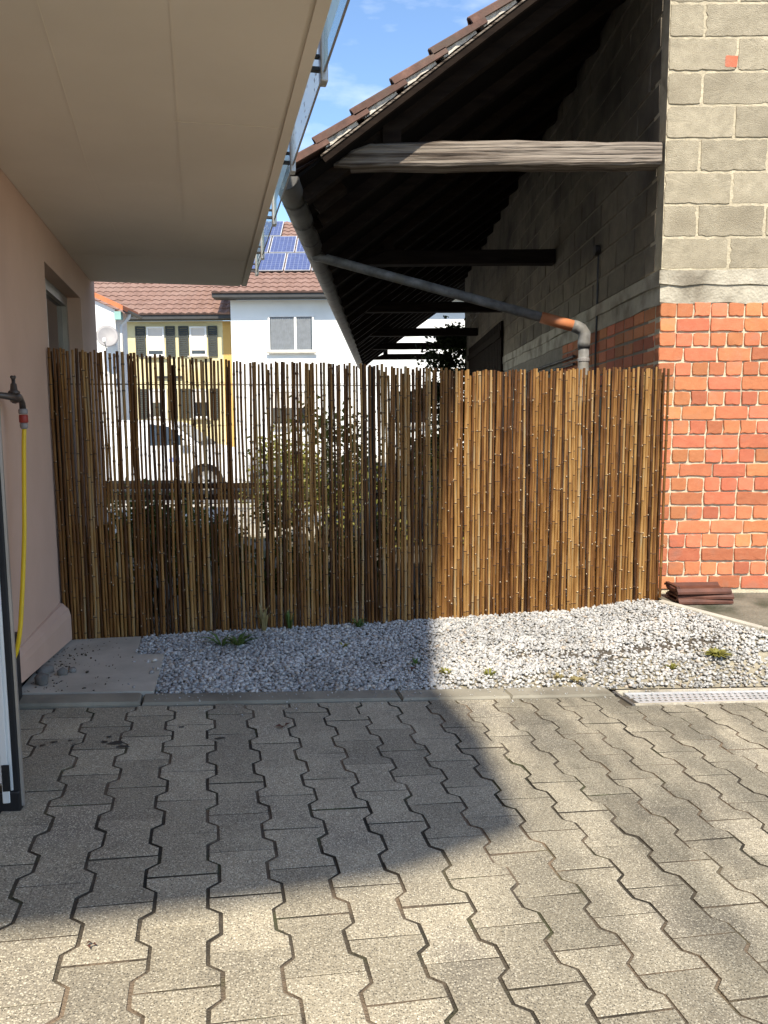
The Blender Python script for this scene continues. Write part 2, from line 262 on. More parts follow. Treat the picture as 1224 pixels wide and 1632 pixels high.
def bamboo_mat():
    m = bpy.data.materials.new('bamboo'); m.use_nodes = True; n = m.node_tree; L = n.links.new; b = n.nodes['Principled BSDF']
    b.inputs['Roughness'].default_value = 0.55; b.inputs['Specular IOR Level'].default_value = 0.2
    geo = n.nodes.new('ShaderNodeNewGeometry'); mp = n.nodes.new('ShaderNodeMapping'); mp.inputs['Scale'].default_value = (70, 70, 5.0); L(geo.outputs['Position'], mp.inputs['Vector'])
    no = n.nodes.new('ShaderNodeTexNoise'); no.inputs['Scale'].default_value = 1.0; no.inputs['Detail'].default_value = 6; L(mp.outputs['Vector'], no.inputs['Vector'])
    oi = n.nodes.new('ShaderNodeObjectInfo'); ad = n.nodes.new('ShaderNodeMath'); ad.operation = 'MULTIPLY_ADD'; ad.inputs[1].default_value = 0.56
    L(oi.outputs['Random'], ad.inputs[0]); m2 = n.nodes.new('ShaderNodeMath'); m2.operation = 'MULTIPLY'; m2.inputs[1].default_value = 0.70; L(no.outputs['Fac'], m2.inputs[0]); L(m2.outputs[0], ad.inputs[2])
    cr = n.nodes.new('ShaderNodeValToRGB'); L(ad.outputs[0], cr.inputs['Fac']); el = cr.color_ramp.elements
    cs = [(0.28, (0.018, 0.008, 0.004)), (0.42, (0.060, 0.025, 0.008)), (0.57, (0.130, 0.056, 0.016)), (0.73, (0.215, 0.106, 0.030)), (0.88, (0.315, 0.180, 0.062)), (1.0, (0.27, 0.205, 0.12))]
    while len(el) < len(cs): el.new(0.5)
    for e, (p, c) in zip(el, cs): e.position = p; e.color = (*c, 1)
    L(cr.outputs['Color'], b.inputs['Base Color'])
    bp = n.nodes.new('ShaderNodeBump'); bp.inputs['Strength'].default_value = 0.25; bp.inputs['Distance'].default_value = 0.002; L(no.outputs['Fac'], bp.inputs['Height']); L(bp.outputs['Normal'], b.inputs['Normal']); return m
M['bamboo'] = bamboo_mat(); M['node'] = plain('bamboo_node', (0.055, 0.026, 0.012), 0.6); M['stub'] = plain('bamboo_cut_stub', (0.58, 0.48, 0.32), 0.7)
def gravel_mat():
    m = bpy.data.materials.new('marble_chips'); m.use_nodes = True; n = m.node_tree; L = n.links.new; b = n.nodes['Principled BSDF']; b.inputs['Roughness'].default_value = 0.8; b.inputs['Specular IOR Level'].default_value = 0.3
    geo = n.nodes.new('ShaderNodeNewGeometry'); cr = n.nodes.new('ShaderNodeValToRGB'); L(geo.outputs['Random Per Island'], cr.inputs['Fac']); el = cr.color_ramp.elements
    cs = [(0.0, (0.24, 0.237, 0.23)), (0.3, (0.355, 0.352, 0.343)), (0.65, (0.43, 0.424, 0.41)), (0.88, (0.52, 0.51, 0.485)), (0.95, (0.40, 0.33, 0.26)), (1.0, (0.58, 0.56, 0.52))]
    while len(el) < len(cs): el.new(0.5)
    for e, (p, c) in zip(el, cs): e.position = p; e.color = (*c, 1)
    no = n.nodes.new('ShaderNodeTexNoise'); no.inputs['Scale'].default_value = 1.7; no.inputs['Detail'].default_value = 6; L(geo.outputs['Position'], no.inputs['Vector'])
    mr = n.nodes.new('ShaderNodeMapRange'); mr.inputs['From Min'].default_value = 0.4; mr.inputs['From Max'].default_value = 0.7; mr.inputs['To Min'].default_value = 1.05; mr.inputs['To Max'].default_value = 0.75; L(no.outputs['Fac'], mr.inputs['Value'])
    hs = n.nodes.new('ShaderNodeHueSaturation'); L(cr.outputs['Color'], hs.inputs['Color']); L(mr.outputs['Result'], hs.inputs['Value']); L(hs.outputs['Color'], b.inputs['Base Color']); return m
M['gravel'] = gravel_mat()

# ------------------------------------------------------------------ ground
def gz(a, t):
    if t >= 5.0: return -0.05
    lo = pz(a) - 0.07
    if t <= 3.9: return lo
    k = (t - 3.9) / 1.1; return lo * (1 - k) - 0.05 * k
mb = MB(); As = [-250, -60, -20, -6, -2.6, -1.5, -0.9, 0, 1, 2, 3, 4, 4.6, 8, 20, 60, 250]; Ts = [-120, -30, -6, 0, 2, 3.9, 4.3, 4.7, 5.0, 8, 16, 40, 100, 300]
mb.add([H(a, t, gz(a, t)) for t in Ts for a in As], [(i * len(As) + j, i * len(As) + j + 1, (i + 1) * len(As) + j + 1, (i + 1) * len(As) + j) for i in range(len(Ts) - 1) for j in range(len(As) - 1)])
tag(build(mb, 'ground', M['earth']), kind='structure')
tag(build(MB().box(-40, 40, 13.6, 27.5, -0.045, -0.02), 'street', M['asphalt']), kind='structure')
tag(build(MB().box(-9, -.65, 9.6, 13.55, -0.045, -0.015), 'path', M['concrete']), kind='structure')
tag(build(MB().box(-40, 40, 27.5, 29.6, -0.04, 0.09), 'pavement', M['concrete']), kind='structure')
tag(build(MB().box(-0.6, 6, 6.1, 24, -0.045, -0.012), 'barn_floor', M['barnfloor']), kind='structure')

# paving: interlocking double-T stones
L_, Wp, T0, A0 = 0.243, 0.182, 1.912, 0.344
pav = tag(build(MB().hull([H(a, t, pz(a) - 0.06) for a, t in ((-2.5, -1.2), (4.5, -1.2), (4.5, 3.745), (-2.5, 3.745))], [H(a, t, pz(a) - 0.0055) for a, t in ((-2.5, -1.2), (4.5, -1.2), (4.5, 3.745), (-2.5, 3.745))]), 'paved_yard', M['joint']), kind='structure')
def paver_mesh(name, t_lo=-L_ / 2, t_hi=L_ / 2, jit=0.0, seed=0):
    rr = random.Random(seed); hw, hn, gap = (Wp + 0.035) / 2 - 0.0055, (Wp - 0.035) / 2 - 0.0050, 0.0025
    side = [(-L_ / 2, hw), (-0.0765, hw), (-0.0475, hn), (0.0475, hn), (0.0765, hw), (L_ / 2, hw)]
    def half(y):
        for (y0, h0), (y1, h1) in zip(side, side[1:]):
            if y0 <= y <= y1: return h0 + (h1 - h0) * (y - y0) / (y1 - y0)
        return hw
    lo, hi = t_lo + gap, t_hi - gap
    ys = [lo] + [y for y, _ in side[1:-1] if lo < y < hi] + [hi]
    ring = [(half(y) + rr.uniform(-jit, jit), y) for y in ys] + [(-half(y) + rr.uniform(-jit, jit), y) for y in reversed(ys)]
    cx, cy = 0.0, (lo + hi) / 2; n = len(ring)
    def inset(d): return [(x - math.copysign(d, x), y - math.copysign(d * .3, y - cy) * (1 if abs(y - cy) > (hi - lo) / 2 - 0.004 else 0)) for x, y in ring]
    rings = [[(x, y, -0.05) for x, y in ring], [(x, y, -0.0012) for x, y in ring], [(x, y, -0.0004) for x, y in inset(0.003)], [(x, y, 0.0) for x, y in inset(0.0075)]]
    m = MB(); vs = [p for r_ in rings for p in r_]; fs = []
    for i in range(3):
        for k in range(n): fs.append((i * n + k, i * n + (k + 1) % n, (i + 1) * n + (k + 1) % n, (i + 1) * n + k))
    # top as quads between left and right side
    q = len(ys); b = 3 * n
    for k in range(q - 1): fs.append((b + k, b + k + 1, b + n - 2 - k, b + n - 1 - k))
    m.add(vs, fs); m.m[:n] = [1] * n; return m
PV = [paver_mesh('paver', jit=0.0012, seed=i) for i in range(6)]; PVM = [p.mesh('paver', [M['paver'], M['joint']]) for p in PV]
stones = []
TILT = math.atan(0.0699)
for k in range(-15, 23):
    ac = A0 + (k + 0.5) * Wp; tend = 3.745 if ac < 2.2 else 3.60
    ph = T0 + (0 if k % 2 == 0 else L_ / 2)
    for j in range(-14, 12):
        lo = ph + j * L_; hi = lo + L_; tc_ = (lo + hi) / 2
        if lo > tend - 0.02 or hi < -1.1: continue
        cut = hi > tend
        P = H(ac, tc_, pz(ac)); px, py, d = project(P)
        vis = -70 < px < 1300 and 1090 < py < 1720
        stones.append((d if vis else 99 + random.random(), ac, lo, min(hi, tend), tc_, cut))
stones.sort()
rest = MB()
def place_mat(P):
    return Matrix.Translation(P) @ Matrix.Rotation(TH, 4, 'Z') @ Matrix.Rotation(TILT, 4, 'Y')
for i, (d, ac, lo, hi, tc_, cut) in enumerate(stones):
    P = Vector(H(ac, tc_, pz(ac) + random.gauss(0, 0.0011))); rot = Matrix.Rotation(random.gauss(0, 0.0045), 4, 'X') @ Matrix.Rotation(random.gauss(0, 0.007), 4, 'Y')
    mw = place_mat(P) @ rot
    src = paver_mesh('paver', t_hi=hi - tc_, jit=0.001, seed=i) if cut else None
    if i < 296 and d < 90:
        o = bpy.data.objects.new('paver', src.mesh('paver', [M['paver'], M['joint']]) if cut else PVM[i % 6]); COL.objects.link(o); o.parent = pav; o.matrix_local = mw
    else:
        sm = src or PV[i % 6]; rest.add([mw @ Vector(p) for p in sm.v], sm.f)
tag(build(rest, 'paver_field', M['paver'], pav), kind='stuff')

M['damp'] = plain('damp_concrete', (0.045, 0.04, 0.034), 0.5, bump=0)
for i, (a, t, ra, rt_) in enumerate(((-.41, 3.30, .035, .022), (-.38, 3.26, .03, .014), (-.46, 3.315, .014, .012), (-.45, 3.37, .013, .010), (-.70, 3.30, .012, .010), (-.665, 3.33, .018, .008), (-.60, 3.34, .012, .006), (-.58, 3.30, .010, .006), (-.15, 3.46, .014, .008), (.02, 3.32, .026, .010))):
    r_ = random.Random(90 + i); m = MB(); q = 14; m.add([H(a, t, pz(a) + .0032)] + [H(a + ra * math.cos(6.283 * k / q) * (s_ := r_.uniform(.65, 1.2)), t + rt_ * math.sin(6.283 * k / q) * s_, pz(a) + .003) for k in range(q)], [(0, 1 + k, 1 + (k + 1) % q) for k in range(q)]); build(m, 'damp_spot', M['damp'], pav)
# kerb stones and drain
kerb = tag(build(MB().hull([H(a, t, pz(a) - 0.12) for a, t in ((-2.4, 3.752), (2.19, 3.752), (2.19, 3.886), (-2.4, 3.886))], [H(a, t, pz(a) - 0.03) for a, t in ((-2.4, 3.752), (2.19, 3.752), (2.19, 3.886), (-2.4, 3.886))]), 'kerb', M['joint']), kind='structure')
for a0, a1 in ((-2.35, -1.36), (-1.355, -0.35), (-0.343, 0.948), (0.956, 1.56), (1.565, 2.18)):
    dz = random.uniform(0.004, 0.012)
    ring = lambda e, z: [H(a, t, pz(a) + z) for a, t in ((a0 + e, 3.75 + e), (a1 - e, 3.75 + e), (a1 - e, 3.888 - e), (a0 + e, 3.888 - e))]
    m = MB().hull(ring(0, -0.1), ring(0, dz - 0.006)); m.hull(ring(0.001, dz - 0.007), ring(0.008, dz + 0.006)); build(m, 'kerb_stone', M['kerbstone'], kerb)
dr = thing('drain_channel', H(2.2, 3.70, pz(2.2) - 0.1), 'long steel slotted drain channel set in the kerb at the right', 'drain')
fz = lambda a, t, z: H(a, t, pz(a) + z)
build(MB().box(2.215, 4.4, 3.605, 3.622, -0.12, 0.004, fz).box(2.215, 4.4, 3.79, 3.812, -0.12, 0.012, fz), 'concrete_edge', M['band'], dr)
build(MB().box(2.215, 4.4, 3.623, 3.789, -0.12, -0.07, fz), 'channel_bed', M['bitumen'], dr)
build(MB().box(2.195, 2.214, 3.60, 3.815, -0.12, 0.006, fz), 'end_plate', M['zinc'], dr)
for s0 in (2.25, 3.27):
    gm = MB().box(s0, s0 + 1.0, 3.626, 3.646, -0.012, 0.004, fz).box(s0, s0 + 1.0, 3.768, 3.786, -0.012, 0.006, fz)
    for r_ in range(3):
        t0 = 3.646 + r_ * 0.0407
        for q in range(26):
            a_ = s0 + (q + (0.5 if r_ % 2 else 0)) * 0.0388
            if a_ + 0.02 > s0 + 1.0: continue
            gm.box(a_, a_ + 0.0165, t0 + 0.0005, t0 + 0.0402, -0.011, 0.003, fz)
        gm.box(s0, s0 + 1.0, t0 + 0.033, t0 + 0.0406, -0.0112, 0.0034, fz)
    build(gm, 'grate', M['steel'], dr)

# gravel bed
def gvz(a, t):
    k = max(0, min(1, (t - 3.89) / 1.15)); k2 = k ** 0.8
    z = (pz(a) + 0.004) * (1 - k2) + (0.0 - 0.012 * max(0, min(1, a))) * k2
    ed = 3.249 + (4.972 - t) * 0.388 - a                    # banked up against the apron edging
    if ed < .7:
        X, Y, _ = H(a, t); q = 1 - max(0, ed) / .7; q = q * q * (3 - 2 * q); q *= max(0, min(1, (t - 3.92) / .3)); z = z * (1 - q) + (0.03 - 0.06 * max(0, 5.5 - Y)) * q
    if a > 1.9 and t < 4.1: z = min(z, pz(a) + .004 + max(0, t - 3.86) * .45)
    return z
gA = np.linspace(-0.45, 4.4, 60); gT = np.linspace(3.89, 5.5, 24)
m = MB().add([H(a, t, gvz(a, t) - 0.014) for t in gT for a in gA], [(i * 60 + j, i * 60 + j + 1, (i + 1) * 60 + j + 1, (i + 1) * 60 + j) for i in range(23) for j in range(59)])
tag(build(m, 'gravel_bed', M['underlay']), kind='structure')
def edge_a(t): return 3.249 + (4.972 - t) * 0.388        # edging of the apron
ico_v = np.array([(0, 0, 1), (0.89, 0, 0.45), (0.28, 0.85, 0.45), (-0.72, 0.53, 0.45), (-0.72, -0.53, 0.45), (0.28, -0.85, 0.45), (0.72, 0.53, -0.45), (-0.28, 0.85, -0.45), (-0.89, 0, -0.45), (-0.28, -0.85, -0.45), (0.72, -0.53, -0.45), (0, 0, -1)])
ico_f = np.array([(0, 1, 2), (0, 2, 3), (0, 3, 4), (0, 4, 5), (0, 5, 1), (1, 6, 2), (2, 7, 3), (3, 8, 4), (4, 9, 5), (5, 10, 1), (2, 6, 7), (3, 7, 8), (4, 8, 9), (5, 9, 10), (1, 10, 6), (11, 7, 6), (11, 8, 7), (11, 9, 8), (11, 10, 9), (11, 6, 10)])
def stones_mesh(name, pts, sizes, mat, rng):
    n = len(pts); ang = rng.uniform(0, 6.283, (n, 3)); sc = sizes[:, None] * rng.uniform(0.6, 1.25, (n, 3)); sc[:, 2] *= 0.72
    V = ico_v[None] * rng.uniform(0.75, 1.2, (n, 12, 1)) * sc[:, None, :]
    def rotm(a, i, j):
        c, s = np.cos(a), np.sin(a); Mx = np.tile(np.eye(3), (n, 1, 1)); Mx[:, i, i] = c; Mx[:, j, j] = c; Mx[:, i, j] = -s; Mx[:, j, i] = s; return Mx
    Rm = rotm(ang[:, 0], 0, 1) @ rotm(ang[:, 1] * 0.12 - 0.4, 1, 2) @ rotm(ang[:, 2], 0, 1)
    V = np.einsum('nij,nkj->nki', Rm, V) + pts[:, None, :]
    Fc = (ico_f[None] + (np.arange(n) * 12)[:, None, None]).reshape(-1, 3)
    me = bpy.data.meshes.new(name); me.vertices.add(n * 12); me.vertices.foreach_set('co', V.reshape(-1)); me.loops.add(len(Fc) * 3); me.loops.foreach_set('vertex_index', Fc.reshape(-1))
    me.polygons.add(len(Fc)); me.polygons.foreach_set('loop_start', np.arange(len(Fc)) * 3); me.polygons.foreach_set('loop_total', np.full(len(Fc), 3)); me.update(calc_edges=True); me.validate()
    me.materials.append(mat); o = bpy.data.objects.new(name, me); COL.objects.link(o); return o
SLAB = [(-0.93, 5.12), (-0.448, 5.07), (-0.438, 4.63), (-0.28, 4.60), (-0.295, 3.9), (-0.93, 3.9)]
def in_slab(a, t): return (a < -0.44 and t > 4.6) or (a < -0.287 and t <= 4.61)
N = 60000; ga = RNG.uniform(-0.46, 4.2, N); gt = RNG.uniform(3.885, 5.6, N); keep = np.ones(N, bool); zz = np.zeros(N); ss = RNG.gamma(12.0, 0.0009, N).clip(.006, .018)
for i in range(N):
    a, t = ga[i], gt[i]
    if (in_slab(a, t) and random.random() > 0.012) or a > edge_a(t) - 0.01 + (0.03 * random.random()) or (a > 2.2 and t < 3.83): keep[i] = False; continue
    # thin sandy strip along the kerb at the right
    if t < 4.15 + 0.12 * math.sin(a * 3.1) and a > 1.25 and random.random() < 0.62: keep[i] = False; continue
    if abs(t - (4.36 - .03 * (a - 2.1) + .04 * math.sin(a * 5))) < .075 and 1.75 < a < 3.25 and random.random() < .6: keep[i] = False; continue
    zz[i] = gvz(a, t) + random.uniform(-0.010, 0.010) + (0.02 if in_slab(a, t) else 0)
ga, gt, zz, ss = ga[keep], gt[keep], zz[keep], ss[keep]
pts = np.stack([ga * VX[0] + gt * UX[0], ga * VX[1] + gt * UX[1], zz], 1)
tag(stones_mesh('gravel', pts, ss, M['gravel'], RNG), 'pale grey marble gravel spread in front of the bamboo fence', 'gravel', kind='stuff')
m = MB(); n = 26
for k in range(n + 1):
    a = 1.7 + k * 1.6 / n; c_ = 4.36 - .03 * (a - 2.1) + .04 * math.sin(a * 5); w2 = .085 * abs(math.sin(math.pi * k / n)) ** .5 * random.uniform(.7, 1.15)
    for e in (-1, 0, 1): m.v.append(H(a, c_ + e * w2, gvz(a, c_ + e * w2) - .004 + (.004 if e == 0 else -.004)))
for k in range(n):
    for e in (0, 1): m.f.append((k * 3 + e, k * 3 + 3 + e, k * 3 + 4 + e, k * 3 + 1 + e)); m.m.append(0)
tag(build(m, 'soil_patch', M['soil']), kind='structure')
# concrete slab by the house
sz = lambda a, t: (pz(a) + 0.006) * max(0, min(1, (5.0 - t) / 1.1)) + 0.005
m = MB().hull([H(a, t, -0.08) for a, t in SLAB[::-1]], [H(a, t, sz(a, t) + 0.008) for a, t in SLAB[::-1]])
tag(build(m, 'concrete_slab', M['concrete']), kind='structure')
# apron at the right by the brick wall
E0, E1 = (2.07, 5.60), (2.90, 4.37)
ap = [(2.07, 5.84), (2.07, 5.61), (2.97, 4.28), (9, 4.28), (9, 5.84)]
m = MB().hull([(x, y, -0.2) for x, y in ap], [(x, y, 0.045 - 0.06 * max(0, 5.5 - y)) for x, y in ap]); tag(build(m, 'concrete_apron', M['apron']), kind='structure')
m = MB()
for (x0, y0), (x1, y1) in (((2.065, 5.60), (2.50, 4.957)), ((2.504, 4.951), (2.96, 4.277))):
    z0, z1 = 0.055 - 0.06 * max(0, 5.5 - y0), 0.055 - 0.06 * max(0, 5.5 - y1); m.hull([(x0 - .045, y0 - .03, -.2), (x0, y0, -.2), (x1, y1, -.2), (x1 - .045, y1 - .03, -.2)], [(x0 - .045, y0 - .03, z0), (x0, y0, z0), (x1, y1, z1), (x1 - .045, y1 - .03, z1)])
tag(build(m, 'apron_edging', M['concrete'], bevel=0.006), kind='structure')

# ------------------------------------------------------------------ the pink house on the left with its balcony
WA = -0.93
house = thing('house', H(WA - 1, 5, 0), 'house with pink plastered wall and broad balcony slab overhead', 'house')
t0_, t1_, oz0, oz1 = 5.20, 6.62, 0.25, 2.37
hw_ = MB(); hw_.box(-4.5, WA, 2.95, t0_, 0.16, 6.2, H).box(-4.5, WA, t1_, 7.48, 0.16, 6.2, H).box(-4.5, WA, t0_, t1_, oz1, 6.2, H).box(-4.5, WA, t0_, t1_, 0.16, oz0, H).box(-4.5, WA - 0.5, t0_, t1_, oz0, oz1, H)
build(hw_, 'wall', M['stucco'], house)
build(MB().box(-5.2, -2.2, -4.2, 2.945, -0.1, 6.19, H), 'added_back_wall', M['stucco'], house)  # unseen wall added to carry the shading slab, its own shadow kept out of view
build(MB().box(-4.4, WA - 0.03, 3.0, 7.44, -0.3, 0.155, H), 'footing', M['bitumen'], house)
m = MB(); pj = lambda t: .018 + .045 * (t - 3.86) / 1.22
prof = lambda t, zb: [(WA - .02, zb), (WA + pj(t), zb), (WA + pj(t), zb + 0.05 + pj(t) * 1.7), (WA + pj(t) * .8, zb + .085 + pj(t) * 1.8), (WA + pj(t) * .3, zb + 0.12 + pj(t) * 1.8), (WA - .02, zb + .13 + pj(t) * 1.8)]
ts = [3.86, 4.2, 4.6, 5.08]
for ta, tb in zip(ts, ts[1:]):
    za, zb = 0.02 + (5.1 - ta) * 0.09, 0.02 + (5.1 - tb) * 0.09; m.hull([H(a, ta, z) for a, z in prof(ta, za)], [H(a, tb, z) for a, z in prof(tb, zb)][:])
build(m, 'plinth', M['stucco'], house, smooth=False)
build(MB().box(-0.925, -0.895, 3.6, 3.855, -0.02, 0.40, H), 'drainage_membrane', M['blackp'], house)
wn = build(MB().box(WA - .17, WA - .10, t0_ + .002, t0_ + .06, oz0 + .002, oz1 - .002, H).box(WA - .17, WA - .10, t1_ - .06, t1_ - .002, oz0 + .002, oz1 - .002, H).box(WA - .17, WA - .10, t0_ + .06, t1_ - .06, oz1 - .075, oz1 - .002, H).box(WA - .17, WA - .10, t0_ + .06, t1_ - .06, oz0, oz0 + .07, H).box(WA - .17, WA - .10, t0_ + .50, t0_ + .57, oz0 + .07, oz1 - .075, H), 'window', M['alu'], house)
build(MB().box(WA - .145, WA - .135, t0_ + .06, t1_ - .06, oz0 + .07, oz1 - .075, H), 'pane', M['glass'], wn)
bz = 2.61; BE = 0.406
slab = build(MB().box(WA + .002, BE, 0.15, 7.28, bz + 0.012, bz + 0.2, H).box(WA + .002, 0.345, 0.16, 7.27, bz, bz + 0.0115, H).box(0.362, BE - .001, 0.16, 7.27, bz + .0005, bz + 0.0115, H), 'balcony_slab', M['soffit'], house)
m = MB()
for (a, t), (b_, s_) in (((-.43, 2.3), (-.515, 4.1)), ((-.515, 4.1), (-.53, 6.0)), ((-.06, 2.2), (-.085, 5.2)), ((-.085, 5.2), (-.09, 6.3)), ((-.08, 3.44), (.34, 3.42)), ((-.92, 6.15), (.34, 6.13))):
    m.beam(H(a, t, bz - 0.001), H(b_, s_, bz - .001), 0.005, 0.0025)
build(m, 'formwork_seam', M['soffit'], slab)
PT = [0.95, 2.06, 3.17, 4.28, 5.40, 6.50, 7.2]
for t in PT:
    p = build(MB().box(0.482, 0.512, t - .03, t + .03, 2.695, 3.72, H), 'railing_post', M['alu'], house, bevel=0.006)
    build(MB().box(BE + .001, 0.481, t - .012, t + .012, 2.74, 2.755, H).box(BE + .001, 0.481, t - .012, t + .012, 2.79, 2.80, H).box(BE + .001, BE + .008, t - .04, t + .04, 2.70, 2.808, H), 'bracket', M['iron'], p)
for i, (ta, tb) in enumerate(zip(PT, PT[1:])):
    pn = build(MB().box(0.494, 0.500, ta + .04, tb - .04, 2.735, 3.62, H), 'railing_panel', M['clear'] if i % 2 == 1 or i > 3 else M['frost'], house)
    build(MB().box(0.493, 0.501, ta + .032, tb - .032, 2.729, 2.7345, H), 'panel_rail', M['greyp'], pn)
    if i % 2 == 1: build(MB().box(0.4925, 0.4938, ta + .14, tb - .14, 2.80, 3.5, H), 'frosted_field', M['frost'], pn)
    else:
        d = MB()
        for q in range(60):
            tt, z_ = random.uniform(ta + .08, tb - .08), random.uniform(2.76, 3.1); d.box(.4925, .4935, tt, tt + .018, z_, z_ + .006, H)
        tag(build(d, 'dash_pattern', M['greyp'] if i < 3 else M['white'], pn), kind='stuff')
build(MB().box(0.472, 0.522, 0.9, 7.25, 3.721, 3.76, H), 'handrail', M['alu'], house)
# unseen roof slab added over the house, outlined to cast the yard shadow
RZ = 6.2; hs_ = RZ + 0.05; sy = hs_ / math.tan(R(SUN_EL)); sx = -math.tan(R(SUN_AZ)) * sy
SHADOW_PTS = [(-2.6, 1.55), (-1.05, 1.95), (-0.40, 2.12), (0.05, 2.27), (0.50, 2.57), (0.46, 3.25), (0.28, 3.95), (0.33, 5.0), (0.42, 6.2), (0.55, 7.4)]
pl = [(x + sx, y - sy) for x, y in SHADOW_PTS] + [(-1.2, 2.3)] + [H(-0.75, 7.9)[:2], H(-4.8, 7.9)[:2], H(-5.4, -4.4)[:2], H(-2.2, -4.4)[:2]]
build(MB().hull([(x, y, RZ) for x, y in pl], [(x, y, RZ + 0.18) for x, y in pl]), 'roof', M['soffit'], house)  # the added shading slab

# tap, hose, door leaf
tap = thing('garden_tap', H(WA, 3.9, 1.48), 'old brass garden tap on the pink wall', 'tap')
b0, zt = -0.845, 1.505
build(MB().tube([H(WA - .01, 3.72, zt), H(-0.89, 3.735, zt), H(b0, 3.78, zt - .006), H(b0, 3.84, zt - .012), H(b0, 3.90, zt - .004), H(b0, 3.95, zt - .008), H(b0, 3.985, zt - .03), H(b0, 3.992, zt - .055)], [.016, .014, .017, .024, .020, .014, .014, .015], 12), 'spout', M['brass'], tap, smooth=True)
build(MB().lathe([(.024, 0), (.026, .01), (.016, .018), (.013, .045), (.008, .05), (.008, .07)], H(b0, 3.835, zt + .008), 14), 'valve', M['brass'], tap, smooth=True)
build(MB().tube([H(b0, 3.81, zt + .083), H(b0, 3.835, zt + .078), H(b0, 3.86, zt + .086)], [.008, .010, .008], 8), 'handle', M['brass'], tap, smooth=True)
hose = thing('garden_hose', H(b0, 3.96, 0.35), 'yellow garden hose hanging from the tap', 'hose')
build(MB().lathe([(.018, 0), (.021, .008), (.021, .02), (.018, .026)], H(b0, 3.992, zt - .082), 14), 'tap_connector', M['greyp'], hose, smooth=True)
build(MB().lathe([(.0185, 0), (.0205, .004), (.0205, .034), (.018, .038)], H(b0, 3.993, zt - .122), 14), 'connector_ring', M['redp'], hose, smooth=True)
build(MB().lathe([(.012, 0), (.017, .006), (.019, .022), (.016, .030)], H(b0, 3.994, zt - .152), 14), 'connector_nut', M['greyp'], hose, smooth=True)
hp = [(3.994, zt - .15, b0), (3.985, 1.26, -.85), (3.97, 1.0, -.86), (3.935, .86, -.86), (3.88, .72, -.86), (3.815, .58, -.86), (3.745, .45, -.86), (3.66, .37, -.86), (3.57, .35, -.86), (3.50, .42, -.86), (3.47, .6, -.865), (3.455, .85, -.87), (3.45, 1.05, -.88), (3.45, 1.2, -.89)]
def smooth_path(P, n=6):
    P = [Vector(p) for p in P]; out = []
    for i in range(len(P) - 1):
        p0, p1, p2, p3 = P[max(i - 1, 0)], P[i], P[i + 1], P[min(i + 2, len(P) - 1)]
        for k in range(n):
            t = k / n; out.append(0.5 * ((2 * p1) + (p2 - p0) * t + (2 * p0 - 5 * p1 + 4 * p2 - p3) * t * t + (3 * p1 - p0 - 3 * p2 + p3) * t ** 3))
    return out + [P[-1]]
build(MB().tube(smooth_path([H(a, t, z) for t, z, a in hp]), .0105, 10), 'tube', M['hose'], hose, smooth=True)
# door leaf (vertical, standing open), local frame dx along its face
D0 = Vector((-1.262, 2.578, 0.06)); dl = thing('door_leaf', D0, 'open white metal door leaf with black rubber seal at the left edge', 'door')
dd = Vector((-1.0, -0.16, 0)).normalized(); dn_ = Vector((-dd.y, dd.x, 0));  dn_ = dn_ if dn_.y < 0 else -dn_
def DF(x, y, z): p = D0 + dd * x + dn_ * y; return (p.x, p.y, D0.z + z)
build(MB().box(0.052, 0.9, 0.0, 0.05, 0.09, 2.1, DF), 'panel', M['white'], dl)
build(MB().box(0.040, 0.064, 0.051, 0.06, 0.02, 2.1, DF).box(0.030, 0.0515, 0.03, 0.05, 0.06, 2.1, DF), 'frame_profile', M['white'], dl, bevel=0.003)
build(MB().box(0.009, 0.0295, 0.035, 0.050, 0.05, 2.1, DF), 'rubber_seal', M['rubber'], dl, bevel=0.004)
build(MB().box(0.0, 0.0085, 0.03, 0.042, 0.0, 2.1, DF), 'aluminium_edge', M['alu'], dl)
build(MB().box(0.009, 0.9, -0.005, 0.055, -0.02, 0.0585, DF), 'bottom_seal', M['blackp'], dl, bevel=0.006)
build(MB().box(0.034, 0.06, 0.0605, 0.066, 0.065, 0.16, DF), 'corner_bracket', M['blackp'], dl, bevel=0.003)
for z_ in (0.74, 0.70): build(MB().box(0.038, 0.058, 0.0605, 0.075, z_, z_ + 0.02, DF).box(0.036, 0.042, 0.0605, 0.08, z_, z_ + .03, DF), 'catch', M['cream'], dl, bevel=0.003)
build(MB().box(0.03, 0.075, 0.0605, 0.068, 0.80, 0.95, DF), 'striker_plate', M['alu'], dl, bevel=0.004)

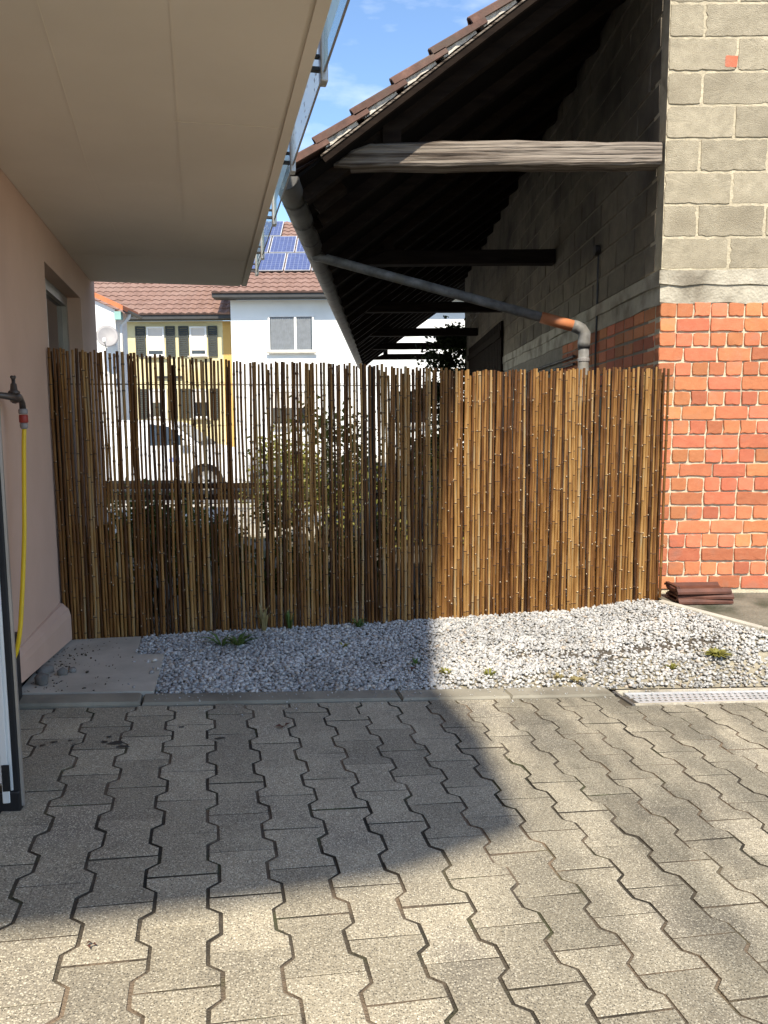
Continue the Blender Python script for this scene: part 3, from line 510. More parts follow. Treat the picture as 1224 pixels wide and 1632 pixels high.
# ------------------------------------------------------------------ bamboo screens
def cane_mesh(seed):
    rr = random.Random(seed); m = MB(); Hh = 1.80; z = -rr.uniform(0.0, 0.15); r0 = 1.0; pts = []; nodes = []
    bx, by = rr.uniform(-.006, .006), rr.uniform(-.004, .004); ph = rr.uniform(0, 6.28)
    def cen(z): return (bx * math.sin(z * 2.2 + ph) + .0022 * math.sin(z * 7 + ph * 2), by * math.sin(z * 1.9 + ph))
    while z < Hh: z += rr.uniform(0.15, 0.27); nodes.append(z)
    nodes = [q for q in nodes if 0.02 < q < Hh - 0.02]
    prof = [(0.0, 1.0, 0)]
    for q in nodes: prof += [(q - .012, .97, 0), (q - .004, 1.16, 1), (q + .003, 1.10, 1), (q + .010, .96, 0)]
    prof += [(Hh, .95, 0)]; n = 9; R0 = 0.0117
    vs = []; fs = []; mi = []
    for z_, k, _ in prof:
        cx, cy = cen(z_); rr_ = R0 * k * (1.06 - 0.12 * z_ / Hh)
        for j in range(n): a = 2 * math.pi * j / n + .3; vs.append((cx + rr_ * math.cos(a), cy + rr_ * math.sin(a), z_))
    for i in range(len(prof) - 1):
        for j in range(n): fs.append((i * n + j, i * n + (j + 1) % n, (i + 1) * n + (j + 1) % n, (i + 1) * n + j)); mi.append(1 if prof[i][2] and prof[i + 1][2] else 0)
    m.v = vs; m.f = fs; m.m = mi
    m.add([vs[(len(prof) - 1) * n + j] for j in range(n)], [tuple(range(n))], 2)
    for q in nodes:
        if rr.random() < 0.3:
            cx, cy = cen(q); s = rr.choice((-1, 1)); x0 = cx + s * R0 * rr.uniform(.2, .95); y0 = cy - R0 * 1.02; e = .0022
            m.box(x0 - e, x0 + e, y0 - .005, y0 + .004, q + .002, q + .009, mi=2)
    me = m.mesh('cane', [M['bamboo'], M['node'], M['stub']]); me.polygons.foreach_set('use_smooth', [True] * len(me.polygons)); return me
CANES = [cane_mesh(i) for i in range(28)]
def ztop(a):
    xs = [-.95, .25, 1.1, 1.76, 2.53, 3.35]; zs = [1.838, 1.768, 1.757, 1.724, 1.738, 1.762]; return float(np.interp(a, xs, zs))
def zbot(a): return float(np.interp(a, [-.95, -.45, .25, 1.76, 3.35], [.03, .005, -.02, -.035, -.02]))
FT = 5.10
scr1 = thing('bamboo_screen', H(0.1, FT, 0), 'bamboo cane screen with see-through gaps beside the pink wall', 'fence', 'bamboo cane screens')
scr2 = thing('bamboo_screen', H(2.2, FT, 0), 'dense golden bamboo cane screen reaching to the brick corner', 'fence', 'bamboo cane screens')
def plant(scr, a, t, rad, dz=0.0, lean=0.0):
    zb, zt_ = zbot(a) - 0.015, ztop(a) + dz; s = rad / 0.0117
    o = put('cane', random.choice(CANES), scr, H(a, t, zb), (lean * 0.6, lean, random.choice((0, .35, -.35)) + TH), (s, s, (zt_ - zb) / 1.80)); return o
rr = random.Random(5); a = WA + 0.015; prev_lean = 0; nc = 0
while a < 3.31:
    left = a < 1.10; lean = 0.75 * prev_lean + rr.gauss(0, 0.003); prev_lean = lean
    if left:
        rad = rr.uniform(.0074, .0102); gap = rr.choice((.002, .004, .005, .0065, .0075, .009)) if a > -0.62 else rr.uniform(.0, .004)
        if a > 0.35: gap *= 0.8
    else:
        rad = rr.uniform(.0084, .0118); gap = rr.uniform(-.0002, .0036)
        if 1.10 < a < 1.42: gap += rr.choice((.002, .005, .008))
    a += rad
    if a > 3.32: break
    if a < -0.85: zlift = 0.27 if a < -0.852 else 0
    plant(scr1 if left else scr2, a, FT + rr.gauss(0, .004), rad, rr.uniform(-.013, .010), lean); nc += 1
    a += rad + gap
# sparser rear layer
a = WA + .03
while a < 3.30:
    left = a < 1.10; step = rr.uniform(.12, .30) if left else rr.uniform(.035, .06)
    plant(scr1 if left else scr2, a, FT + .03, rr.uniform(.009, .0125), rr.uniform(-.06, -.01), rr.gauss(0, .006)); a += step; nc += 1
a = WA + .02
while a < .25:
    zb = zbot(a) - .015; r_ = rr.uniform(.008, .0105)
    put('cane', random.choice(CANES), scr1, H(a, FT + .045 + rr.uniform(-.004, .004), zb), (0, rr.gauss(0, .004), TH), (r_ / .0117, r_ / .0117, (.74 + rr.uniform(-.02, .01)) / 1.80)); nc += 1
    a += .021 if a < -.55 else rr.uniform(.022, .05)
for z_ in (0.25, .62, 1.0, 1.36, 1.63):
    for scr, a0, a1 in ((scr1, WA + .02, 1.09), (scr2, 1.11, 3.31)):
        P = [H(a_, FT - .0155 + .003 * math.sin(a_ * 40), z_ + .006 * math.sin(a_ * 5 + z_ * 9)) for a_ in np.arange(a0, a1, .02)]
        P2 = [H(a_, FT + .017, z_ + .006 * math.sin(a_ * 5 + z_ * 9)) for a_ in np.arange(a0, a1, .05)]
        build(MB().tube(P2, .0013, 4), 'binding_wire', M['iron'], scr)
build(MB().box(1.085, 1.115, FT + .05, FT + .09, -.05, 1.75, H), 'post', M['iron'], scr2)
build(MB().box(3.24, 3.29, FT + .05, FT + .09, -.05, 1.70, H), 'post', M['iron'], scr2)
build(MB().box(-.90, -.86, FT + .05, FT + .09, -.05, 1.75, H), 'post', M['iron'], scr1)
for z_ in (1.62, .85): build(MB().box(-.85, 1.08, FT + .045, FT + .05, z_, z_ + .006, H), 'rail', M['iron'], scr1)
for z_ in (1.62, .85): build(MB().box(1.12, 3.23, FT + .045, FT + .05, z_, z_ + .006, H), 'rail', M['iron'], scr2)

# ------------------------------------------------------------------ barn
BX, BY = 2.06, 5.85                      # corner of the masonry
SL = 0.717; RX0, RZ0 = -0.60, 3.08       # roof underside line
def rz(x): return RZ0 + SL * (x - RX0)
barn = thing('barn', (BX, BY, 0), 'open-sided barn with brick and pumice block wall under a tiled roof', 'barn')
YE = 23.6; RIDGE = 4.7
core = MB().box(BX + .006, 7.0, BY + .006, BY + .26, -.1, 2.45).box(BX + .002, 7.0, BY + .0, BY + .26, 2.4502, 5.0, mi=2).box(BX + .008, BX + .3, BY + .26, 19.8, -.1, 4.95, mi=1)
core.hull([(BX + .012, BY + .012, 5.0), (RIDGE, BY + .012, rz(RIDGE) - .05), (7.0, BY + .012, 5.0)], [(BX + .012, BY + .26, 5.0), (RIDGE, BY + .26, rz(RIDGE) - .05), (7.0, BY + .26, 5.0)])
wall = build(core, 'wall', [M['mortar'], M['inmortar'], M['bmortar']], barn)
def chbox(name, hx, hy, hz, c, mat, seed=0, j=0.0):
    rr = random.Random(seed); m = MB(); V = []
    for sx_ in (-1, 1):
        for sy_ in (-1, 1):
            for sz_ in (-1, 1):
                for ax in range(3):
                    e = [c, c, c]; e[ax] = 0; V.append((sx_ * (hx - e[0]) + rr.uniform(-j, j), sy_ * (hy - e[1]) + (rr.uniform(-j, j) * .5), sz_ * (hz - e[2]) + rr.uniform(-j, j)))
    idx = lambda x, y, z, a: ((x * 4 + y * 2 + z) * 3 + a); F = []
    F += [(idx(s, 0, 0, 0), idx(s, 1, 0, 0), idx(s, 1, 1, 0), idx(s, 0, 1, 0))[::(1 if s else -1)] for s in (0, 1)]
    F += [(idx(0, s, 0, 1), idx(1, s, 0, 1), idx(1, s, 1, 1), idx(0, s, 1, 1))[::(-1 if s else 1)] for s in (0, 1)]
    F += [(idx(0, 0, s, 2), idx(1, 0, s, 2), idx(1, 1, s, 2), idx(0, 1, s, 2))[::(1 if s else -1)] for s in (0, 1)]
    for p in (0, 1):
        for q in (0, 1):
            F.append((idx(0, p, q, 1), idx(1, p, q, 1), idx(1, p, q, 2), idx(0, p, q, 2))); F.append((idx(p, 0, q, 0), idx(p, 1, q, 0), idx(p, 1, q, 2), idx(p, 0, q, 2))); F.append((idx(p, q, 0, 0), idx(p, q, 1, 0), idx(p, q, 1, 1), idx(p, q, 0, 1)))
            for r_ in (0, 1): F.append((idx(p, q, r_, 0), idx(p, q, r_, 1), idx(p, q, r_, 2)))
    m.add(V, F); return m.mesh(name, mat)
def rough_piece(name, hx, hy, hz, c, mat, seed, j, nx, nz):
    rr = random.Random(seed); P = []
    P += [(-hx + 2 * hx * i / nx, -hz) for i in range(nx)] + [(hx, -hz + 2 * hz * i / nz) for i in range(nz)] + [(hx - 2 * hx * i / nx, hz) for i in range(nx)] + [(-hx, hz - 2 * hz * i / nz) for i in range(nz)]
    n = len(P); out = []
    for k, (x, z) in enumerate(P):
        corner = k in (0, nx, nx + nz, 2 * nx + nz); q = rr.uniform(-j, j * .5) - (j * 1.6 * rr.random() if corner else 0) - (j * 2.2 if rr.random() < .07 else 0)
        d = Vector((x / hx, 0, z / hz)); d = Vector((d.x if abs(d.x) > .99 else 0, 0, d.z if abs(d.z) > .99 else 0)); out.append((x + d.x * q, z + d.z * q))
    m = MB(); ins = lambda e: [(x - math.copysign(min(e, abs(x)), x) * (abs(x) > hx * .9), z - math.copysign(e, z) * (abs(z) > hz * .85)) for x, z in out]
    R_ = [[(x, hy, z) for x, z in out], [(x, -hy + c * 1.2 + rr.uniform(0, c * .6), z) for x, z in out], [(x, -hy + rr.uniform(-.0008, .0012), z) for x, z in ins(c)]]
    m.add([p for r in R_ for p in r] + [(0, -hy, 0)], [(i * n + k, i * n + (k + 1) % n, (i + 1) * n + (k + 1) % n, (i + 1) * n + k) for i in range(2) for k in range(n)] + [(2 * n + k, 2 * n + (k + 1) % n, 3 * n) for k in range(n)])
    return m.mesh(name, mat)
CH = 0.1084; ZB0 = 0.075
STR = [rough_piece('brick', .121, .05, .0495, .0035, M['brick'], i, .0028, 7, 3) for i in range(8)]
HED = [rough_piece('brick', .057, .05, .0495, .0035, M['brick'], 20 + i, .0028, 4, 3) for i in range(8)]
SSTR = [chbox('brick', .05, .121, .0475, .006, M['brick'], 40 + i, .002) for i in range(4)]
rb = random.Random(3)
for c in range(20):
    z_ = ZB0 + (c + .5) * CH; stretch = c % 2 == 0; x = BX - .002 + (0 if stretch else 0)
    first = 0.19 if stretch else .127
    while x < 3.35:
        wd = (0.253 if stretch else .127)
        if x < BX + .01 and stretch: wd = .19 if c % 4 == 0 else .127
        me = (STR if wd > .2 else HED)[rb.randrange(8)]; hx = .121 if wd > .2 else .057
        put('brick', me, wall, (x + wd / 2, BY + .043 + rb.uniform(-.005, .004), z_ + rb.uniform(-.003, .003)), (0, rb.gauss(0, .008), 0), ((wd - rb.uniform(.005, .011)) / 2 / hx, 1, rb.uniform(.95, 1.03))); x += wd
    if z_ > 1.55:
        y = BY + .10
        while y < 8.8:
            put('brick', SSTR[rb.randrange(4)], wall, (BX + .052, y + .127, z_ + rb.uniform(-.003, .003)), None, (1, .97, rb.uniform(.93, 1.0))); y += .254
for i in range(8):
    put('brick', HED[i % 6], wall, (BX + .09 + i * .14, BY + .10, .035), None, (1, 1, .8))
# concrete band
def wobble_band(z0, z1, out, seed):
    r_ = random.Random(seed); m = MB(); n = 30; xs = [BX - out + i * (5.0 / n) for i in range(n + 1)]; ys = [BY - out + i * 13 / 40 for i in range(41)]
    A = [[(x, BY - out + r_.uniform(-.004, .004), z0 + r_.uniform(-.012, .012)) for x in xs], [(x, BY - out + r_.uniform(-.004, .004), z1 + r_.uniform(-.008, .008)) for x in xs], [(x, BY + .05, z1) for x in xs], [(x, BY + .05, z0) for x in xs]]
    m.add([p for r in A for p in r], [(i * (n + 1) + k, i * (n + 1) + k + 1, ((i + 1) % 4) * (n + 1) + k + 1, ((i + 1) % 4) * (n + 1) + k) for i in range(4) for k in range(n)])
    B = [[(BX - out + (r_.uniform(-.004, .004) if k else 0), y, z0 + r_.uniform(-.012, .012)) for k, y in enumerate(ys)], [(BX - out + (r_.uniform(-.004, .004) if k else 0), y, z1 + r_.uniform(-.008, .008)) for k, y in enumerate(ys)], [(BX + .05, y, z1) for y in ys], [(BX + .05, y, z0) for y in ys]]
    m.add([p for r in B for p in r], [(i * 41 + k + 1, i * 41 + k, ((i + 1) % 4) * 41 + k, ((i + 1) % 4) * 41 + k + 1) for i in range(4) for k in range(40)]); return m
ZBT = ZB0 + 20 * CH
build(wobble_band(ZBT - .005, ZBT + .125, .004, 1), 'concrete_band', M['band'], barn)
build(wobble_band(ZBT + .128, ZBT + .235, .016, 2), 'concrete_band', M['band'], barn)
ZK = ZBT + .237; KH = .2301
BLK = [rough_piece('block', .24, .06, .1105, .0035, M['block'], 60 + i, .0042, 16, 8) for i in range(7)]; HBL = [rough_piece('block', .115, .06, .1105, .0035, M['block'], 70 + i, .0042, 8, 8) for i in range(4)]
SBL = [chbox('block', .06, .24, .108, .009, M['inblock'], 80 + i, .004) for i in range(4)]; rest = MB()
for c in range(11):
    z_ = ZK + (c + .5) * KH; x = BX - .003
    first = True
    while x < 3.6:
        wd = .497
        if first and c % 2 == 1: wd = .255
        me, hx = (BLK[rb.randrange(7)], .24) if wd > .3 else (HBL[rb.randrange(4)], .115)
        put('block', me, wall, (x + wd / 2, BY + .055 + rb.uniform(-.003, .003), z_), (0, rb.gauss(0, .004), 0), ((wd - .014) / 2 / hx, 1, .985)); x += wd; first = False
    y = BY + (.14 if c % 2 else .12 + .25)
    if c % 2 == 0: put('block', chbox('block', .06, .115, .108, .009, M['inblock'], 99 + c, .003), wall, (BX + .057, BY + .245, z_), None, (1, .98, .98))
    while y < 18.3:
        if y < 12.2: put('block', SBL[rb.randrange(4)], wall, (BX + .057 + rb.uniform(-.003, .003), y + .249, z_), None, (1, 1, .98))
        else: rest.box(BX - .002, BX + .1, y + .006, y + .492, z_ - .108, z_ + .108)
        y += .498
tag(build(rest, 'block_courses', M['inblock'], wall), kind='stuff')
put('brick_fragment', HED[2], wall, (2.51, BY + .041, 3.925), (0, .08, 0), (.82, 1, .86))
# timber
YB = [5.95, 9.45, 13.4, 17.0, 20.0, 23.2]
for i, y in enumerate(YB):
    n = 18 if i == 0 else 6; r_ = random.Random(i); x1 = BX - .015 if y < 18.6 else 2.0; xs = [-.35 + (x1 + .35) * k / n for k in range(n + 1)]
    zl, zh = 3.236, 3.398; jt = .006 if i == 0 else .003
    top = [min(zh + r_.uniform(-jt, jt) + (.012 * math.sin(x * 2.1) if i == 0 else 0), rz(x) - .005) for x in xs]; bot = [min(zl + r_.uniform(-jt, jt), rz(x) - .02) for x in xs]
    hy = .085; rings = []
    for x, tz, bz_ in zip(xs, top, bot):
        rings.append([(x, y - hy + .012, bz_), (x, y - hy + r_.uniform(-.004, .004), bz_ + .015), (x, y - hy + r_.uniform(-.006, .006), (bz_ + tz) / 2 + r_.uniform(-.01, .01)), (x, y - hy + r_.uniform(-.003, .003), tz - .02), (x, y - hy + .02, tz), (x, y + hy, tz), (x, y + hy, bz_)])
    m = MB(); k = 7; m.add([p for r in rings for p in r], [(a_ * k + b, (a_ + 1) * k + b, (a_ + 1) * k + (b + 1) % k, a_ * k + (b + 1) % k) for a_ in range(n) for b in range(k)] + [tuple(range(k)), tuple(range(n * k, n * k + k))[::-1]])
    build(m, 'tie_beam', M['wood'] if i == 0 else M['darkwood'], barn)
    build(MB().box(.01, .145, y - .06, y + .06, 3.40, rz(.07) + .3 * (i > 0)), 'strut', M['darkwood'], barn)
    build(MB().beam((-.55, y + .03, rz(-.55) - .03), (1.2, y + .03, 3.20 + 1.3), .10, .12, up=(0, 1, 0)), 'brace', M['darkwood'], barn)
y = 5.98
while y < YE - .1:
    build(MB().beam((RX0 + .02, y, rz(RX0 + .02) - .055), (BX + .4, y, rz(BX + .4) - .055), .09, .11, up=(0, 1, 0)), 'rafter', M['darkwood'], barn)
    y += .88
# rafter tail ends that catch a little light
for y in (6.3, 6.75): build(MB().beam((-.52, y, 3.06), (-.30, y, 3.22), .09, .13, up=(0, 1, 0)), 'rafter_tail', M['darkwood'], barn)
nrm = Vector((-SL, 0, 1)).normalized(); slope = Vector((1, 0, SL)).normalized()
def RF(s, y, h):                         # on the roof: s up the slope from the eave, h above the underside
    p = Vector((RX0 - .06, 0, rz(RX0 - .06))) + slope * s + nrm * h; return (p.x, y, p.z)
SMAX = (RIDGE - RX0 + .06) / slope.x
roof = build(MB().box(0, SMAX, 5.66, YE, .0, .022, RF), 'roof', M['deckboard'], barn)
build(MB().box(0.30, SMAX, 5.61, 5.655, -.04, .004, RF), 'verge_rafter', M['darkwood'], roof); build(MB().box(0.30, SMAX, 5.600, 5.655, .005, .016, RF), 'verge_batten', M['wood'], roof)
build(MB().hull([(RIDGE, 5.66, rz(RIDGE)), (RIDGE + 3.5, 5.66, rz(RIDGE) - 2.5), (RIDGE + 3.5, 5.66, rz(RIDGE) - 2.45), (RIDGE, 5.66, rz(RIDGE) + .05)], [(RIDGE, YE, rz(RIDGE)), (RIDGE + 3.5, YE, rz(RIDGE) - 2.5), (RIDGE + 3.5, YE, rz(RIDGE) - 2.45), (RIDGE, YE, rz(RIDGE) + .05)]), 'rear_roof_slope', M['tile'], barn)
EX = .335
def tile_geo(s0, y0, wd=.235, lip=True, seed=0):
    r_ = random.Random(seed); m = MB(); n = 7; tk = .016; h0, h1 = .128 + r_.uniform(-.008, .008), .070
    prof = [(0, .0), (.02, .022), (.055, .026), (.085, .004), (.15, .0), (.20, .004), (.235, .02)]
    up, dn = [], []
    for s_, h in ((s0 - .02, h0), (s0 + .40, h1)):
        up.append([RF(s_, y0 + a_ * wd / .235, h + b) for a_, b in prof]); dn.append([RF(s_, y0 + a_ * wd / .235, h + b - tk) for a_, b in prof])
    vs = up[0] + up[1] + dn[0] + dn[1]; fs = [(i, i + 1, 7 + i + 1, 7 + i) for i in range(6)] + [(14 + i + 1, 14 + i, 21 + i, 21 + i + 1) for i in range(6)] + [(14 + i, 14 + i + 1, i + 1, i) for i in range(6)] + [(21 + i + 1, 21 + i, 7 + i, 7 + i + 1) for i in range(6)] + [(0, 7, 21, 14), (6, 20, 27, 13)]
    m.add(vs, fs)
    if lip: m.hull([RF(s0 - .02, y0 - .012, h0 - .045), RF(s0 - .02, y0 + .012, h0 - .045), RF(s0 - .02, y0 + .012, h0 + .004), RF(s0 - .02, y0 - .012, h0 + .004)], [RF(s0 + .40, y0 - .012, h1 - .035), RF(s0 + .40, y0 + .012, h1 - .035), RF(s0 + .40, y0 + .012, h1 + .004), RF(s0 + .40, y0 - .012, h1 + .004)])
    return m
field = MB(); ns = int(SMAX / EX)
for k in range(ns):
    s0 = 0.0 + k * EX
    for j in range(76):
        y0 = 5.59 + j * .236
        if j < 3: build(tile_geo(s0 + random.uniform(-.008, .008), y0, lip=(j == 0), seed=k * 7 + j), 'roof_tile', M['tile'], roof)
        else: mt = tile_geo(s0, y0, lip=False, seed=k * 7 + j); field.add(mt.v, mt.f)
    # bedding mortar under the verge tile
    if k:
        r_ = random.Random(k); m = MB(); q = 7
        A = [RF(s0 + .03 + i * .045, 5.600 + r_.uniform(-.006, .008), .024 + r_.uniform(0, .006)) for i in range(q)]; B = [RF(s0 + .03 + i * .045, 5.600 + r_.uniform(-.006, .008), .098 - i * .005 + r_.uniform(-.018, .006)) for i in range(q)]
        A2 = [(x, 5.70, z) for x, _, z in A]; B2 = [(x, 5.70, z) for x, _, z in B]
        m.add(A + B + A2 + B2, [(i, i + 1, q + i + 1, q + i) for i in range(q - 1)] + [(q + i, q + i + 1, 3 * q + i + 1, 3 * q + i) for i in range(q - 1)] + [(0, q, 3 * q, 2 * q), (q - 1, 3 * q - 1, 4 * q - 1, 2 * q - 1)]); build(m, 'verge_mortar', M['vmortar'], roof)
tag(build(field, 'tile_field', M['tile'], roof), kind='stuff')
# gutter and downpipe
def trough(y0, y1, x, z, r, n=12):
    m = MB(); vs = []
    for y in (y0, y1):
        for rad in (r, r - .005):
            for k in range(n + 1): a = math.pi + math.pi * k / n; vs.append((x + rad * math.cos(a), y, z + rad * math.sin(a)))
    q = n + 1; f = []
    for k in range(n): f += [(k, k + 1, 2 * q + k + 1, 2 * q + k), (q + k + 1, q + k, 3 * q + k, 3 * q + k + 1)]
    f += [(0, 2 * q, 3 * q, q), (n, q + n, 3 * q + n, 2 * q + n)]
    m.add(vs, f); return m
GX, GZ = -.675, 3.085
gut = build(trough(5.60, YE, GX, GZ, .094), 'gutter', M['zinc'], barn, smooth=True)
cap = MB(); cap.add([(GX, 5.604, GZ)] + [(GX + .092 * math.cos(math.pi + math.pi * k / 12), 5.604, GZ + .092 * math.sin(math.pi + math.pi * k / 12)) for k in range(13)], [(0, k, k + 1) for k in range(1, 13)]); build(cap, 'gutter_end', M['zinc'], gut)
build(MB().tube([(GX - .094, 5.6, GZ + .004), (GX - .094, YE, GZ + .004)], .009, 8), 'gutter_bead', M['zinc'], gut)
y = 6.1
while y < YE:
    build(trough(y - .012, y + .012, GX, GZ, .101), 'gutter_bracket', M['iron'], gut); y += .62
dp = thing('downpipe', (1.95, 7.6, -0.01), 'slanting grey downpipe with orange sleeve running from gutter to barn wall', 'pipe')
PA, PB_ = Vector((-.60, 7.80, 2.99)), Vector((1.57, 7.66, 2.375)); pd = (PB_ - PA).normalized()
build(MB().tube([(GX, 7.8, GZ - .03), (GX + .02, 7.8, GZ - .09), PA, PB_], .047, 14), 'sloping_pipe', M['pipe'], dp, smooth=True)
PC = PB_ + pd * .32; build(MB().tube([PB_ - pd * .03, PC], .055, 14), 'orange_sleeve', M['orange'], dp, smooth=True)
build(MB().tube([PC - pd * .03, PC + pd * .01, PC + pd * .06 + Vector((0, 0, -.012)), PC + pd * .09 + Vector((0, 0, -.045)), Vector((1.955, 7.62, 2.13)), Vector((1.955, 7.62, 2.08))], [.060, .060, .060, .060, .061, .061], 14), 'elbow', M['pipe'], dp, smooth=True)
build(MB().tube([(1.955, 7.62, 2.085), (1.955, 7.62, -.01)], .052, 14), 'upright_pipe', M['pipe'], dp, smooth=True)
for z_ in (1.95, 1.2): build(MB().lathe([(.055, 0), (.058, .005), (.058, .03), (.055, .035)], (1.955, 7.62, z_), 14), 'pipe_clip', M['greyp'], dp)
# cable, junction box, conduit, slatted door
jb = thing('junction_box', (BX - .01, 7.52, 3.0), 'round junction box with a cable running down the barn wall', 'box')
build(MB().lathe([(.05, 0), (.05, .04), (.04, .05)], (BX - .05, 7.52, 2.98), 16, 'x'), 'box', M['iron'], jb)
build(MB().tube([(BX - .012, 7.52, 2.95), (BX - .012, 7.53, 2.3), (BX - .012, 7.56, 1.0)], .009, 6), 'cable', M['blackp'], jb)
cd = thing('conduit', (BX - .03, 10, 1.84), 'pair of thin conduits running level along the barn wall', 'pipe')
for z_ in (1.98, 2.06): build(MB().tube([(BX - .03, 8.3, z_), (BX - .03, 13.0, z_)], .016, 8), 'conduit_tube', M['zinc'], cd)
sd = thing('slatted_door', (BX - .03, 15.9, 0), 'dark brown slatted timber door in the barn wall', 'door')
for k in range(26):
    y0 = 13.35 + k * .195; build(MB().box(BX - .05, BX - .012, y0, y0 + .15, .0, 3.08), 'slat', M['darkwood'], sd)
build(MB().box(BX - .075, BX - .052, 13.3, 18.4, 2.8, 2.92).box(BX - .075, BX - .052, 13.3, 18.4, .4, .52), 'door_rail', M['darkwood'], sd)
# roof tiles stacked on the apron
tst = MB()
for i, (dx, dy, dz, rt, lb) in enumerate(((0, 0, .062, .03, 'lower brown roof tile of the stack by the brick wall'), (.01, .01, .098, -.06, 'middle brown roof tile of the stack by the brick wall'), (-.015, .0, .136, .04, 'topmost brown roof tile of the stack by the brick wall'))):
    m = MB(); prof = [(-.125, .0), (-.105, .022), (-.08, .022), (-.06, .004), (.05, .0), (.075, .006), (.10, .026), (.125, .02)]; c, s = math.cos(rt), math.sin(rt)
    def TF(x, y, z): return (2.335 + dx + x * c - y * s, 5.60 + dy + x * s + y * c, dz + z)
    up0 = [TF(-.20, y, z) for y, z in prof]; up1 = [TF(.20, y, z) for y, z in prof]; lo0 = [TF(-.20, y, z - .016) for y, z in prof]; lo1 = [TF(.20, y, z - .016) for y, z in prof]
    q = 8; m.add(up0 + up1 + lo0 + lo1, [(k, q + k, q + k + 1, k + 1) for k in range(7)] + [(2 * q + k + 1, 3 * q + k + 1, 3 * q + k, 2 * q + k) for k in range(7)] + [(k, k + 1, 2 * q + k + 1, 2 * q + k) for k in range(7)] + [(q + k + 1, q + k, 3 * q + k, 3 * q + k + 1) for k in range(7)] + [(0, 2 * q, 3 * q, q), (7, q + 7, 3 * q + 7, 2 * q + 7)])
    m.box(-.20, -.175, -.10, .10, .0225, .036, TF)
    tag(build(m, 'roof_tile_on_ground', M['browntile'], base=(2.335, 5.6, .04)), lb, 'roof tile', 'brown roof tiles stacked on the apron')

# ------------------------------------------------------------------ houses across the street
def tile_roof(name, x0, x1, y0, z0, run, pitch, mat, parent, sp=.34, wsp=.30):
    """courses of pantiles as real relief on one pitched plane facing the street"""
    m = MB(); c, s = math.cos(R(pitch)), math.sin(R(pitch)); n = int(run / c / sp) + 1; cols = int((x1 - x0) / wsp); xs = []
    prof = [(0, .0), (.25, .035), (.5, .05), (.75, .02)]
    for j in range(cols): xs += [(x0 + (j + p) * wsp, h) for p, h in prof]
    xs.append((x0 + cols * wsp, 0)); k = len(xs); vs = []; fs = []
    for i in range(n):
        b = len(vs)
        for d, lift in ((i * sp, .06), (i * sp + sp + .02, .025)):
            vs += [(x, y0 + d * c - (lift + h) * s, z0 + d * s + (lift + h) * c) for x, h in xs]
        vs += [(x, y0 + i * sp * c, z0 + i * sp * s) for x, h in xs]
        fs += [(b + q, b + q + 1, b + k + q + 1, b + k + q) for q in range(k - 1)] + [(b + 2 * k + q, b + 2 * k + q + 1, b + q + 1, b + q) for q in range(k - 1)]
    m.add(vs, fs); return build(m, name, mat, parent)
def window(parent, x0, x1, z0, z1, y, glass='glassd', blind=0.0, mull=None, curtain=False):
    f = .07; m = MB().box(x0, x1, y - .05, y + .03, z0, z0 + f).box(x0, x1, y - .05, y + .03, z1 - f, z1).box(x0, x0 + f, y - .05, y + .03, z0 + f, z1 - f).box(x1 - f, x1, y - .05, y + .03, z0 + f, z1 - f)
    for mm in (mull or []): m.box(mm - .045, mm + .045, y - .05, y + .03, z0 + f, z1 - f)
    w_ = build(m, 'window', M['cream'], parent)
    build(MB().box(x0 + f, x1 - f, y + .005, y + .012, z0 + f, z1 - f), 'pane', M[glass], w_)
    build(MB().box(x0 - .08, x1 + .08, y - .13, y - .051, z0 - .06, z0), 'sill', M['concrete'], w_)
    if blind: build(MB().box(x0 + f, x1 - f, y - .02, y - .005, z0 + f + (z1 - z0 - 2 * f) * (1 - blind), z1 - f), 'roller_blind', M['blind'], w_)
    if curtain:
        m = MB(); n = int((curtain[1] - curtain[0]) / .07)
        for q in range(n): xx = curtain[0] + q * .07; m.hull([(xx, y - .002, z0 + f), (xx + .035, y - .022, z0 + f), (xx + .07, y - .002, z0 + f)], [(xx, y - .002, z1 - f), (xx + .035, y - .022, z1 - f), (xx + .07, y - .002, z1 - f)])
        build(m, 'curtain', M['curtain'], w_)
    return w_
yh = thing('yellow_house', (-8, 31, 0), 'yellow house with dark shutters and brown tiled roof behind the fence', 'house')
build(MB().box(-13.5, -6.32, 31, 39, -.1, 5.42), 'wall', M['yellow'], yh)
build(MB().box(-6.318, -5.8, 30.995, 39, -.1, 5.41), 'corner_strip', M['ochre'], yh)
for z0, z1 in ((4.06, 5.20), (1.62, 2.76)):
    for x0, x1 in ((-9.32, -8.62), (-7.62, -6.95), (-11.3, -10.6)):
        window(yh, x0, x1, z0, z1, 30.97, blind=.86 if z0 > 3 else .45)
        for s0, s1 in ((x0 - .44, x0 - .05), (x1 + .05, x1 + .42)):
            m = MB().box(s0, s0 + .05, 30.93, 30.98, z0 - .02, z1 + .02).box(s1 - .05, s1, 30.93, 30.98, z0 - .02, z1 + .02).box(s0 + .05, s1 - .05, 30.93, 30.98, z0 - .02, z0 + .05).box(s0 + .05, s1 - .05, 30.93, 30.98, z1 - .05, z1 + .02)
            for q in range(12): zz_ = z0 + .06 + q * (z1 - z0 - .12) / 12; m.box(s0 + .05, s1 - .05, 30.945, 30.965, zz_, zz_ + .07)
            build(m, 'shutter', M['shutter'], yh)
build(MB().box(-9.0, -7.9, 30.9, 30.99, 3.2, 3.28), 'ledge', M['fascia'], yh)
build(MB().box(-13.6, -5.75, 30.45, 31.05, 5.43, 5.60), 'eave_fascia', M['fascia'], yh)
tile_roof('roof', -13.6, -5.75, 30.4, 5.58, 5.2, 38, M['rooft'], yh)
wh = thing('white_house', (-2, 30, 0), 'white house with blue solar panels on its tiled roof', 'house')
